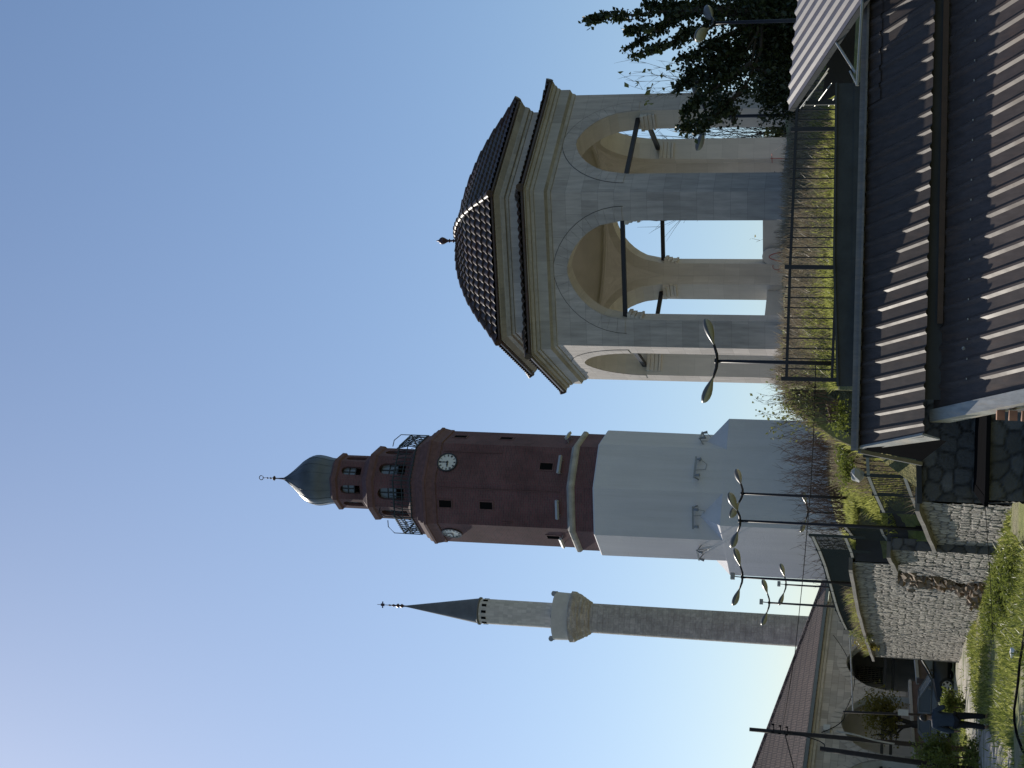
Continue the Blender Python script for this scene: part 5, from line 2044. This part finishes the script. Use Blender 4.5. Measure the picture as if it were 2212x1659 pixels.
for s, base, dirv, side in (('l', Vector((-0.315, 0.05, 0.79)), Vector((0.05, 0.12, -1)).normalized(), Vector((0.1, 1, 0.1)).normalized()),
                            ('r', Vector((0.165, 0.255, 1.235)), Vector((-0.85, 0.45, 0.25)).normalized(), Vector((0.2, -0.1, 1)).normalized())):
    for i, (o_, L_) in enumerate(((-0.030, 0.065), (-0.010, 0.078), (0.010, 0.074), (0.029, 0.058))):
        a = base + side * o_
        J[f'f{s}{i}a'] = (tuple(a + dirv * L_ * 0.5), 0.0085)
        J[f'f{s}{i}b'] = (tuple(a + dirv * L_ + Vector((0.012, 0.012, 0))), 0.0072)
        EJ += [('pa' + s, f'f{s}{i}a'), (f'f{s}{i}a', f'f{s}{i}b')]
    J[f't{s}a'] = (tuple(base + side * 0.045 - dirv * 0.02), 0.0095)
    J[f't{s}b'] = (tuple(base + side * 0.06 + dirv * 0.03), 0.008)
    EJ += [('pa' + s, f't{s}a'), (f't{s}a', f't{s}b')]
body = skin_mesh('body', (J, EJ), M['skin'], per, 2)
nose = MB()
nose.tube([(0, 0.105, 1.645), (0, 0.13, 1.605), (0, 0.11, 1.60)], [0.008, 0.016, 0.012], 6)
nose.build('nose', M['skin'], per, smooth=True)
for s in (-1, 1):
    e = MB(); e.lathe((s * 0.083, 0.02, 1.62), [(0.006, -0.03), (0.014, -0.015), (0.017, 0.01), (0.012, 0.03), (0.003, 0.035)], 8)
    e.build('ear', M['skin'], per, smooth=True)
    e = MB(); e.box((s * 0.032, 0.112, 1.645), (0.026, 0.012, 0.012))
    e.build('eye', M['black'], per)
hm = MB()
hp = []
for i in range(9):
    a = -0.62 + (math.pi / 2 + 0.62) * i / 8
    hp.append((0.100 * math.cos(a), 0.115 * math.sin(a)))
hm.lathe((0, -0.002, 1.665), hp, 20, M=Matrix.Diagonal((0.94, 1.12, 1)))
hm.v = [(x, y if y < 0.075 else 0.075 + (y - 0.075) * 0.2, z if y < 0.06 else max(z, 1.675)) for x, y, z in hm.v]
hm.build('hair', M['hair'], per, smooth=True)
jk = {'hem': ((0, -0.005, 0.84), (0.20, 0.15)), 'pelvis': ((0, -0.005, 0.95), (0.195, 0.14)), 'waist': ((0, 0, 1.10), (0.175, 0.13)), 'chest': ((0, 0.005, 1.30), (0.20, 0.14)), 'neck0': ((0, -0.005, 1.46), (0.10, 0.085)),
      'shl': ((-0.20, 0, 1.395), 0.085), 'ell': ((-0.28, -0.04, 1.12), 0.066), 'wrl': ((-0.313, 0.025, 0.88), 0.050),
      'shr': ((0.20, 0, 1.395), 0.085), 'elr': ((0.335, 0.0, 1.16), 0.066), 'wrr': ((0.225, 0.195, 1.20), 0.050)}
skin_mesh('jacket', (jk, [('hem', 'pelvis'), ('pelvis', 'waist'), ('waist', 'chest'), ('chest', 'neck0'), ('chest', 'shl'), ('shl', 'ell'), ('ell', 'wrl'), ('chest', 'shr'), ('shr', 'elr'), ('elr', 'wrr')]), M['jacket'], per, 2)
tk = {'pelvis': ((0, 0, 0.93), (0.165, 0.125)), 'hipl': ((-0.105, 0, 0.84), 0.115), 'kneel': ((-0.118, 0.05, 0.50), 0.085), 'ankl': ((-0.122, -0.055, 0.10), 0.068),
      'hipr': ((0.105, 0, 0.84), 0.115), 'kneer': ((0.108, 0.10, 0.50), 0.085), 'ankr': ((0.108, 0.12, 0.10), 0.068)}
skin_mesh('trousers', (tk, [('pelvis', 'hipl'), ('hipl', 'kneel'), ('kneel', 'ankl'), ('pelvis', 'hipr'), ('hipr', 'kneer'), ('kneer', 'ankr')]), M['trousers'], per, 2)
for (x, y) in ((-0.123, 0.02), (0.109, 0.20)):
    f = {'a': ((x, y - 0.09, 0.045), (0.042, 0.042)), 'b': ((x, y, 0.045), (0.045, 0.042)), 'c': ((x, y + 0.10, 0.035), (0.042, 0.032))}
    skin_mesh('shoe', (f, [('a', 'b'), ('b', 'c')]), M['shoe'], per, 1)
per.location = Vector((at(104, 2060, 42.0).x, 42.0, 0.04))
per.rotation_euler = (0, 0, R(-8))
per.scale = (1.03, 1.03, 1.0)


# ================================================================== VEGETATION
def leaves(m, pts, size, rng, flat=0.0):
    for p in pts:
        d = Vector((rng.gauss(0, 1), rng.gauss(0, 1), rng.gauss(0, 1) - flat)).normalized()
        s = d.cross(Vector((rng.random(), rng.random(), rng.random() + 0.2))).normalized()
        L = size * rng.uniform(0.6, 1.3)
        W = L * rng.uniform(0.55, 0.85)
        n = d.cross(s) * L * 0.15
        p = Vector(p)
        m.add([p, p + d * L * 0.5 + s * W * 0.5 + n, p + d * L, p + d * L * 0.5 - s * W * 0.5 + n], [(0, 1, 2, 3)])


def cloud(c, r, n, rng, hollow=0.35, lump=0.35):
    """points in a lumpy ellipsoid, thinner towards its middle and with gaps"""
    out = []
    ph = [rng.uniform(0, 6.3) for _ in range(6)]
    c = Vector(c)
    while len(out) < n:
        d = Vector((rng.gauss(0, 1), rng.gauss(0, 1), rng.gauss(0, 1))).normalized()
        q = rng.random() ** 0.5
        if q < hollow and rng.random() < 0.6:
            continue
        k = 1 + lump * (math.sin(d.x * 5 + ph[0]) * math.sin(d.y * 5 + ph[1]) + 0.7 * math.sin(d.z * 7 + ph[2]) * math.sin(d.x * 8 + ph[3]))
        g = math.sin(d.x * 9 * q + ph[4]) * math.sin(d.y * 9 * q + ph[5]) * math.sin(d.z * 9 * q + ph[0])
        if g > 0.32:
            continue
        out.append(c + Vector((d.x * r[0], d.y * r[1], d.z * r[2])) * q * k)
    return out


def bush(name, label, cat, base, blobs, mat, size, seed, group=None, twigs=6):
    """a shrub: stems from its foot and leaf clumps"""
    rng = random.Random(seed)
    base = Vector(base)
    t_ = thing(name, label, cat, base, group=group)
    m = MB()
    for (c, r, n) in blobs:
        leaves(m, cloud(c, r, n, rng), size, rng)
    m.build('foliage', M[mat], t_, uv=False)
    m = MB()
    for k in range(twigs):
        c, r, n = blobs[k % len(blobs)]
        e = Vector(c) + Vector((rng.uniform(-0.6, 0.6) * r[0], rng.uniform(-0.6, 0.6) * r[1], rng.uniform(0.0, 0.7) * r[2]))
        b = base + Vector((rng.uniform(-0.15, 0.15), rng.uniform(-0.15, 0.15), -0.15))
        mid = b.lerp(e, 0.5) + Vector((rng.uniform(-0.1, 0.1), rng.uniform(-0.1, 0.1), 0.1))
        m.tube([b, mid, e], [0.03, 0.02, 0.008], 5)
    m.build('stems', M['twig'], t_, uv=False)
    return t_


def twiggy(name, label, base, h, n, spread, seed, group, mat='twig', leafmat_=None, nleaf=0, lsize=0.06, r0=0.012, lean=(0, 0)):
    rng = random.Random(seed)
    base = Vector(base)
    t_ = thing(name, label, 'shrub', base, group=group)
    m = MB()
    lp = []
    for k in range(n):
        a = rng.uniform(0, 6.28)
        d = Vector((math.cos(a) * spread * rng.random() + lean[0], math.sin(a) * spread * rng.random() + lean[1], 1)).normalized()
        L = h * rng.uniform(0.55, 1.0)
        p = base + Vector((rng.uniform(-1, 1) * spread * h * 0.35, rng.uniform(-1, 1) * spread * h * 0.25, -0.1))
        pts = [p]
        for i in range(6):
            d = (d + Vector((rng.gauss(0, 0.10), rng.gauss(0, 0.10), 0.02))).normalized()
            pts.append(pts[-1] + d * L / 6)
        m.tube(pts, [r0 * (1 - 0.13 * i) for i in range(7)], 4, cap=False)
        for i in range(2, 7):
            for _ in range(2):
                dd = (d + Vector((rng.gauss(0, 0.6), rng.gauss(0, 0.6), rng.uniform(-0.1, 0.5)))).normalized()
                l2 = L * rng.uniform(0.08, 0.24)
                e = pts[i] + dd * l2
                m.tube([pts[i], pts[i].lerp(e, 0.5) + Vector((0, 0, 0.02)), e], [r0 * 0.45, r0 * 0.35, r0 * 0.2], 3, cap=False)
                lp += [e, pts[i].lerp(e, 0.6)]
    m.build('stems', M[mat], t_, uv=False)
    if leafmat_ and nleaf:
        m = MB()
        pts = [rng.choice(lp) + Vector((rng.gauss(0, 0.03), rng.gauss(0, 0.03), rng.gauss(0, 0.03))) for _ in range(nleaf)]
        leaves(m, pts, lsize, rng)
        m.build('foliage', M[leafmat_], t_, uv=False)
    return t_


def branch_rec(m, p, d, L, r_, depth, rng, tips, up=0.12):
    pts = [p]
    for i in range(4):
        d = (d + Vector((rng.gauss(0, 0.12), rng.gauss(0, 0.12), rng.gauss(0, 0.08) + up * 0.3))).normalized()
        pts.append(pts[-1] + d * L / 4)
    m.tube(pts, [r_ * (1 - 0.11 * i) for i in range(5)], 6 if depth > 1 else 4, cap=False)
    if depth == 0:
        tips += pts[2:]
        return
    for k in range(3 if depth > 1 else 4):
        dd = (d + Vector((rng.gauss(0, 0.55), rng.gauss(0, 0.55), rng.gauss(0.1, 0.35)))).normalized()
        branch_rec(m, pts[2 + k % 3], dd, L * rng.uniform(0.55, 0.8), r_ * 0.55, depth - 1, rng, tips, up)


def tree(name, label, base, h, seed, leaf=None, nleaf=0, lsize=0.12, r0=0.16, depth=3, group=None, crown=None):
    rng = random.Random(seed)
    base = Vector(base)
    t_ = thing(name, label, 'tree', base, group=group)
    m = MB()
    tips = []
    m.tube([base - Vector((0, 0, 0.3)), base + Vector((0.03, 0, h * 0.18)), base + Vector((0, 0.05, h * 0.36))], [r0 * 1.2, r0, r0 * 0.8], 9, cap=False)
    top = base + Vector((0, 0.05, h * 0.34))
    for k in range(4):
        a = k * 1.57 + rng.uniform(-0.4, 0.4)
        branch_rec(m, top, Vector((math.cos(a) * 0.55, math.sin(a) * 0.55, 1)).normalized(), h * 0.30, r0 * 0.55, depth - 1, rng, tips)
    tk_ = m.build('trunk', M['bark'], t_, uv=False)
    if leaf:
        m = MB()
        pts = [rng.choice(tips) + Vector((rng.gauss(0, 0.16), rng.gauss(0, 0.16), rng.gauss(0, 0.14))) for _ in range(nleaf)]
        if crown:
            for (c, r, n) in crown:
                pts += cloud(c, r, n, rng)
        leaves(m, pts, lsize, rng)
        m.build('crown', M[leaf], t_, uv=False)
    return t_


# --- ivy-covered tree at the right edge, limbs with ragged leafy sprays
rng = random.Random(11)
TYR = 33.6
root_p = at(1625, 1735, TYR + 0.6)
ivy = thing('ivy_tree', 'dark ivy-covered tree with ragged leafy sprays at the right edge', 'tree', root_p)


def tz(zx, zy, Y):
    return at(1659 - zy * 0.2232, 1234 + zx * 0.2232, Y)


limbs = [
    ([(140, 215), (290, 165), (520, 150), (740, 130), (1000, 100), (1300, 60), (1700, 110), (2050, 150)], TYR, 0.10, 0.30, 1500),
    ([(690, 35), (850, 60), (1050, 95), (1300, 60)], TYR + 0.3, 0.12, 0.28, 700),
    ([(530, 300), (620, 290), (700, 255), (830, 300), (900, 235), (1000, 140), (1250, 80)], TYR - 0.3, 0.08, 0.18, 620),
    ([(500, 490), (650, 400), (800, 300), (950, 220), (1100, 130)], TYR + 0.2, 0.06, 0.14, 420),
    ([(570, 560), (700, 505), (800, 470), (900, 440), (1000, 400), (1100, 372)], TYR - 0.4, 0.08, 0.15, 420),
    ([(1070, 300), (1150, 310), (1230, 290), (1350, 200), (1500, 140)], TYR - 0.4, 0.10, 0.24, 420),
    ([(1040, 535), (1150, 560), (1260, 470), (1400, 420), (1550, 330), (1700, 230)], TYR - 0.2, 0.08, 0.26, 520),
    ([(1080, 720), (1200, 700), (1330, 640), (1480, 560), (1620, 460), (1750, 300)], TYR - 0.1, 0.10, 0.34, 700),
    ([(1000, 880), (1090, 800), (1230, 790), (1400, 740), (1560, 640), (1700, 480)], TYR + 0.1, 0.10, 0.30, 620),
    ([(1040, 1190), (1110, 1090), (1200, 960), (1350, 880), (1550, 760), (1750, 600)], TYR - 0.5, 0.10, 0.28, 520),
    ([(1060, 1260), (1150, 1220), (1260, 1200), (1400, 1100), (1560, 960), (1700, 820)], TYR - 0.6, 0.12, 0.32, 620),
    ([(1180, 1340), (1300, 1180), (1450, 1040), (1560, 1100), (1570, 1180)], TYR - 0.5, 0.08, 0.2, 260),
    ([(1500, 420), (1620, 560), (1750, 640), (1900, 700)], TYR + 0.4, 0.25, 0.40, 500),
    ([(1480, 60), (1700, 40), (1900, 80), (2100, 100)], TYR + 0.3, 0.4, 0.6, 1900),
    ([(1600, 250), (1800, 300), (2000, 320)], TYR + 0.5, 0.25, 0.45, 500),
]
mt, ml = MB(), MB()
for (zs, Y, ra, rb, n) in limbs:
    pts = [tz(a, b, Y + 0.15 * math.sin(i * 1.7)) for i, (a, b) in enumerate(zs)]
    k = len(pts)
    mt.tube(pts, [0.010 + 0.045 * i / (k - 1) for i in range(k)], 6, cap=False)
    lp = []
    seglen = [(pts[i + 1] - pts[i]).length for i in range(k - 1)]
    tot = sum(seglen)
    # leaf clumps sit at uneven spots along the limb
    knots = [rng.random() for _ in range(int(tot * 5) + 3)]
    for _ in range(int(n * (0.9 if ra >= 0.25 else 0.95))):
        s = rng.choice(knots) if rng.random() < 0.72 else rng.random()
        s = min(0.999, max(0, s + rng.gauss(0, 0.02)))
        d = s * tot
        i = 0
        while i < k - 2 and d > seglen[i]:
            d -= seglen[i]
            i += 1
        p = pts[i].lerp(pts[i + 1], min(1, d / seglen[i]))
        rr = (ra + (rb - ra) * s) * (1.0 if ra >= 0.25 else 0.74)
        lp.append(p + Vector((rng.gauss(0, rr * 0.55), rng.gauss(0, rr * 0.7), rng.gauss(0, rr * 0.55))))
    leaves(ml, lp, 0.115, rng, 0.15)
mt.tube([root_p - Vector((0, 0, 0.5)), tz(1900, 160, TYR + 0.3), tz(1500, 110, TYR + 0.1), tz(1100, 90, TYR)], [0.2, 0.16, 0.12, 0.07], 9)
for (a, b) in (((1700, 110), (1750, 600)), ((1850, 160), (1700, 820)), ((1700, 110), (1700, 230)), ((1800, 130), (1700, 480))):
    mt.tube([tz(*a, TYR + 0.1), tz((a[0] + b[0]) / 2 + 60, (a[1] + b[1]) / 2, TYR), tz(*b, TYR - 0.2)], [0.05, 0.035, 0.02], 7)
leaves(ml, cloud(tz(1430, 610, TYR), (0.62, 0.45, 0.80), 1500, rng, 0.1, 0.45), 0.098, rng, 0.3)
leaves(ml, cloud(tz(1400, 1010, TYR - 0.5), (0.45, 0.35, 0.5), 420, rng, 0.1, 0.45), 0.098, rng, 0.3)
mt.build('trunk', M['bark'], ivy, uv=False)
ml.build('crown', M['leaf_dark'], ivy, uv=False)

# --- hedge shrubs under it
GH = 'dark hedge shrubs right of the pavilion'
for i, (u_, v_, y_, r_, n, lab) in enumerate((
        (1640, 1655, 35.0, (1.0, 0.7, 0.75), 5200, 'dense dark hedge shrub under the tree, at the right edge'),
        (1560, 1668, 35.4, (0.9, 0.7, 0.55), 4200, 'olive-tinged dark hedge shrub below the pair of lamp heads'),
        (1480, 1672, 35.2, (0.85, 0.6, 0.5), 3600, 'dark hedge shrub touching the right pillar of the pavilion'),
        (1600, 1700, 34.2, (1.3, 0.4, 0.35), 4200, 'low dark hedge shrub along the edge of the sunlit canopy'))):
    c = at(u_, v_, y_)
    b = Vector((c.x, c.y, terrace_z(c.x, c.y)))
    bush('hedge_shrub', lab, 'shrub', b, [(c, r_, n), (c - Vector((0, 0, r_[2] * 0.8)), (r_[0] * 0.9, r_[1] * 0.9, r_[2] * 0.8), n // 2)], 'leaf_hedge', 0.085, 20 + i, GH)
# reeds sticking out of the hedge
twiggy('reed', 'pale dry reeds rising beside the pavilion wall, above the hedge', at(1480, 1540, 35.8), 2.1, 9, 0.28, 5, None, 'dry', 'leaf_pale', 34, 0.17, 0.010, (0.0, 0))
# --- shrubs between the pavilion and the tower
GS = 'shrubs on the bank left of the pavilion'
for i, (u_, vb_, y_, h_, n_, sp, lm, nl, ls, lab) in enumerate((
        (775, 1800, 33.4, 1.75, 20, 0.38, 'leaf_pale', 380, 0.075, 'loose shrub of pale green leaves right beside the lamp and fence end'),
        (728, 1812, 37.5, 1.5, 22, 0.42, 'leaf_pale', 130, 0.06, 'brown twiggy shrub with a few yellow-green leaves near the shed roof corner'),
        (690, 1812, 46.0, 2.0, 30, 0.40, None, 0, 0.05, 'bare brown twiggy shrub at the right edge of the white tower base'),
        (650, 1812, 46.5, 2.1, 32, 0.40, None, 0, 0.05, 'bare brown twiggy shrub before the white tower, right of both lamp poles'),
        (612, 1812, 47.0, 1.9, 30, 0.40, None, 0, 0.05, 'bare brown twiggy shrub just right of the right-hand lamp pole'),
        (572, 1812, 47.5, 1.9, 28, 0.40, None, 0, 0.05, 'bare brown twiggy shrub between the two tall lamp poles'),
        (530, 1812, 48.0, 1.8, 26, 0.42, None, 0, 0.05, 'bare brown twiggy shrub behind the stepped railing, by the tallest lamp'),
        (480, 1815, 48.5, 1.9, 22, 0.42, None, 0, 0.05, 'sparse bare twigs at the left edge of the white tower base'),
        (385, 1830, 54.0, 1.9, 14, 0.5, None, 0, 0.05, 'sparse bare twigs against the sky before the minaret foot'),
        (820, 1775, 33.8, 1.3, 20, 0.45, 'leaf_pale', 110, 0.06, 'shrub of mixed dry stalks and pale leaves at the left fence post'))):
    p = at(u_, vb_, y_)
    p.z = min(p.z, terrace_z(p.x, p.y) + 0.1)
    twiggy('twiggy_shrub', lab, p, h_, int(n_ * (1.0 if lm else 1.3)), sp, 40 + i, GS, 'twig', lm, nl, ls, 0.0125 if not lm else 0.0085)
for i, (u_, v_, y_, r_, n, mt_, lab) in enumerate((
        (700, 1828, 38.6, (0.5, 0.4, 0.26), 1300, 'leaf_green', 'green bushy shrub beside the left corner of the shed roof'),
        (655, 1828, 40.2, (0.6, 0.45, 0.24), 1300, 'leaf_green', 'green bushy shrub behind the grey rock'),
        (760, 1812, 34.2, (0.45, 0.35, 0.24), 500, 'leaf_green', 'small green shrub left of the street lamp foot'))):
    c = at(u_, v_, y_)
    bush('bushy_shrub', lab, 'shrub', (c.x, c.y, terrace_z(c.x, c.y)), [(c, r_, n)], mt_, 0.07, 60 + i, GS)
for i, (u_, v_, y_, lab) in enumerate(((335, 1858, 58.0, 'green and dry bush growing over the wall coping, left end of the long railing'), (302, 1872, 61.0, 'small dry bush at the very end of the wall coping'))):
    c = at(u_, v_, y_)
    c.x = wall_x(y_) + 0.15
    bush('coping_bush', lab, 'plant', (c.x, c.y, wall_top(y_) + EZ), [(c, (0.25, 1.1, 0.42), 620), (c - Vector((0, 0, 0.3)), (0.3, 1.5, 0.25), 420)], 'leaf_yellow' if i else 'leaf_pale', 0.09, 120 + i, GS)
# --- tree by the mosque, bush heads near the poles
c = at(135, 1903, 73.5)
tree('small_tree', 'small tree with yellowing leaves in front of the mosque arches', (at(95, 1960, 73.5).x, 73.5, 0.6), 3.1, 3, 'leaf_yellow', 500, 0.14, 0.20, 3, None,
     [(c, (0.75, 0.6, 0.95), 900), (at(110, 1885, 73.3), (0.8, 0.6, 0.5), 300), (at(95, 1925, 73.2), (0.45, 0.4, 0.4), 200)])
for i, (u_, v_, y_, r_, n, mt_, lab) in enumerate((
        (25, 2020, 47.0, (0.75, 0.6, 0.62), 2600, 'leaf_green', 'bright green bush at the foot of the leaning pole'),
        (-25, 2035, 45.0, (0.8, 0.6, 0.5), 1600, 'leaf_green', 'bright green bush cut by the left edge of the photo'),
        (138, 2047, 57.0, (0.5, 0.4, 0.24), 1200, 'leaf_green', 'low green bush hiding the lower part of the silver car'))):
    c = at(u_, v_, y_)
    bush('green_bush', lab, 'bush', (c.x, c.y, 0.02), [(c, r_, n), (Vector((c.x, c.y, 0.25)), (r_[0], r_[1], 0.3), n // 3)], mt_, 0.10, 70 + i, 'green bushes on the lower ground')
for i, (u_, v_, y_, r_, n, lab) in enumerate((
        (380, 2185, 36.5, (0.75, 0.5, 0.40), 2400, 'leafy green weed clump at the foot of the broken stone wall'),
        (330, 2168, 40.0, (0.6, 0.5, 0.30), 1700, 'low green weed clump below the smooth part of the stone wall'),
        (420, 2215, 33.5, (0.6, 0.5, 0.35), 1700, 'nearest green weed clump under the stone wall'))):
    c = at(u_, v_, y_)
    bush('weed_clump', lab, 'plant', (c.x, c.y, 0.02), [(c, r_, n), (Vector((c.x, c.y, 0.2)), (r_[0] * 1.2, r_[1] * 1.2, 0.25), n // 2)], 'leaf_green', 0.08, 80 + i, 'green weed clumps under the stone wall', 4)
for i, (u_, v_, y_, n, lab) in enumerate(((600, 2182, 36.7, 110, 'yellow-leaved creeper on the lit face near the dark wall corner'), (548, 2202, 38.3, 150, 'yellow-leaved creeper lower on the lit wall face, by the drainpipe'))):
    c = at(u_, v_, y_)
    bush('creeper', lab, 'plant', (c.x, c.y, c.z - 0.5), [(c, (0.13, 0.2, 0.30), n)], 'leaf_yellow', 0.10, 90 + i, 'yellow creepers on the stone wall', 4)
# --- bare trees and a hedge seen through the pavilion's arches
for i, (x, y, h_, lab) in enumerate(((7.2, 53.0, 6.2, 'bare branches seen through the right arch, left of the inner pillar'), (8.9, 53.5, 6.4, 'bare branches seen through the right arch, right of the inner pillar'))):
    twiggy('bare_shrub', lab, (x, y, terrace_z(x, y)), h_, 30, 0.14, 140 + i, 'bare shrubs behind the pavilion', 'bark', None, 0, 0.05, 0.018)
c = at(1372, 1692, 50.0)
bush('hedge_shrub', 'dark green hedge seen low through the right arch of the pavilion', 'shrub', (c.x, c.y, terrace_z(c.x, c.y)), [(c, (1.2, 0.6, 0.55), 2600), (c + Vector((1.4, 0.3, 0.1)), (1.0, 0.6, 0.7), 2200)], 'leaf_hedge', 0.11, 99, GH)
c = at(1178, 1612, 47.0)
twiggy('sapling', 'thin sapling top behind the marble slab in the left arch', (c.x, c.y, terrace_z(c.x, c.y)), c.z + 0.5 - terrace_z(c.x, c.y), 4, 0.16, 6, None, 'twig', 'leaf_yellow', 26, 0.09, 0.014)
c = at(1252, 1682, 38.9)
bush('ivy_clump', 'dark ivy clump at the foot of the middle pillar', 'plant', (c.x, c.y, c.z - 0.3), [(c, (0.28, 0.2, 0.28), 420)], 'leaf_hedge', 0.07, 101, None, 3)
# --- trees left of the picture, whose shade falls on the grass
for i, (x, y, h_, r_) in enumerate(((-18.3, 58.5, 15.2, 2.0), (-18.8, 52.0, 13.0, 2.8), (-13.7, 40.4, 10.0, 2.0))):
    tree('shade_tree', ['tall leafy tree beside the mosque, left of the photo', 'tall leafy tree left of the poles, outside the photo', 'tall leafy tree nearest the camera, outside the photo on the left'][i],
         (x, y, 0), h_ * 0.62, 50 + i, 'leaf_green', 100, 0.3, 0.25, 1, 'tall trees left of the lane', [((x, y, h_ - 2.6), (r_, r_, 3.4), 5600)])

# --- grass and dry stalks
rng = random.Random(21)


def grass(name, label, n, where, mat, h0, h1, w_, lean=0.5):
    m = MB()
    c = 0
    while c < n:
        p = where(rng)
        if p is None:
            continue
        c += 1
        h = rng.uniform(h0, h1)
        a = rng.uniform(0, 6.28)
        d = Vector((math.cos(a), math.sin(a), 0))
        tipv = Vector(p) + Vector((rng.gauss(0, lean) * h, rng.gauss(0, lean) * h, h))
        b = Vector(p) - Vector((0, 0, 0.03))
        mid = b.lerp(tipv, 0.55) + Vector((0, 0, h * 0.1))
        m.add([b - d * w_, b + d * w_, mid + d * w_ * 0.7, mid - d * w_ * 0.7, tipv], [(0, 1, 2, 3), (3, 2, 4)])
    o = m.build(name, M[mat], uv=False)
    tag(o, label, 'grass', kind='stuff')


def w_front(r):
    x, y = r.uniform(0.1, 9.5), 31.72 + abs(r.gauss(0, 1.2))
    if y > 36.5 or (math.sin(x * 1.3) + math.sin(x * 2.9 + y)) * 0.4 + (35 - y) * 0.5 < r.random() * 1.2:
        return None
    return (x, y, terrace_z(x, y))


def w_bank(r):
    x, y = r.uniform(-1.2, 9.5), r.uniform(32.4, 36.7)
    if r.random() > 0.35 + 0.13 * (y - 32.4):
        return None
    if x < 0.1 and y < 36.1:
        return None
    return (x, y, terrace_z(x, y))


def w_left(r):
    y = r.uniform(36.2, 62)
    x = wall_x(y) + 0.25 + abs(r.gauss(0, 2.4))
    if x > 1.5:
        return None
    return (x, y, terrace_z(x, y))


def w_edge(r):
    y = r.uniform(48, 63.5)
    x = wall_x(y) + 0.35 * r.random() - 0.05
    return (x, y, wall_top(y) + EZ + 0.1)


def w_low(r):
    y = 28 + 40 * r.random() ** 1.5
    x = r.uniform(-0.285 * y, wall_x(y) - 0.1 if y > 36 else -3.0)
    # leave the worn path open
    for (px, py, pw) in fine[::3]:
        if (x - px) ** 2 + (y - py) ** 2 < (pw * 0.55) ** 2 and r.random() < 0.94:
            return None
    if math.sin(x * 0.9 + 1) + math.sin(y * 0.7 + x * 0.3) > 0.6 + r.random():
        return None
    return (x, y, 0.02)


grass('bank_grass', 'bright green grass on the bank behind the iron fence', 20000, w_front, 'grass', 0.06, 0.20, 0.012)
grass('dry_weeds', 'brown dry stalks on the bank under the pavilion', 12000, w_bank, 'dry', 0.10, 0.40, 0.008, 0.4)
grass('terrace_grass', 'bright green grass behind the stepped railings', 26000, w_left, 'grass', 0.06, 0.20, 0.013)
def w_patch(r):
    y = r.uniform(37.5, 47)
    x = wall_x(y) + 0.3 + 3.2 * r.random()
    return (x, y, terrace_z(x, y))


def w_ridge(r):
    x, y = r.uniform(-2.6, 0.6), r.uniform(36.8, 46)
    return (x, y, terrace_z(x, y))


grass('dry_stalks', 'brown dry stalks on the ridge between the pavilion and the tower', 7000, w_ridge, 'dry', 0.2, 0.65, 0.008, 0.3)
grass('lawn_patch', 'sunlit yellow-green grass slope behind the stepped railings', 15000, w_patch, 'grass', 0.10, 0.26, 0.016, 0.6)
grass('coping_weeds', 'dry yellowish weeds growing on the wall coping below the long railing', 1300, w_edge, 'dry', 0.12, 0.5, 0.010)
grass('coping_grass', 'green grass tufts among the dry weeds on the wall coping', 1300, w_edge, 'grass', 0.10, 0.4, 0.010)
grass('meadow_grass', 'patchy green grass on the lower ground left of the wall', 17000, w_low, 'grass', 0.05, 0.15, 0.016)
grass('ground_weeds', 'darker green weeds mixed into the grass on the lower ground', 12000, w_low, 'leaf_green', 0.05, 0.22, 0.02, 0.8)

# --- small things on the ground
m = MB()
rngs = random.Random(3)
m.lathe((0, 0, 0), [(0.02, -0.05), (0.12, 0.0), (0.14, 0.06), (0.09, 0.12), (0.02, 0.14)], 9)
m.v = [(x + rngs.uniform(-.04, .04), y + rngs.uniform(-.04, .04), z + rngs.uniform(-.01, .01)) for x, y, z in m.v]
o = m.build('litter_bag', M['bag'])
o.location = Vector((at(251, 2179, 33.4).x, 33.4, 0.03))
tag(o, 'crumpled white litter bag on the sunlit grass below the wall', 'litter')
m = MB()
m.lathe((0, 0, 0), [(0.05, -0.2), (0.15, -0.1), (0.17, 0.0), (0.11, 0.08), (0.02, 0.10)], 8)
m.v = [(x * 1.1 + rngs.uniform(-.03, .03), y + rngs.uniform(-.03, .03), z + rngs.uniform(-.02, .02)) for x, y, z in m.v]
o = m.build('rock', M['rock'])
o.location = at(634, 1848, 36.35)
tag(o, 'pale grey rock behind the sloping railing', 'rock')
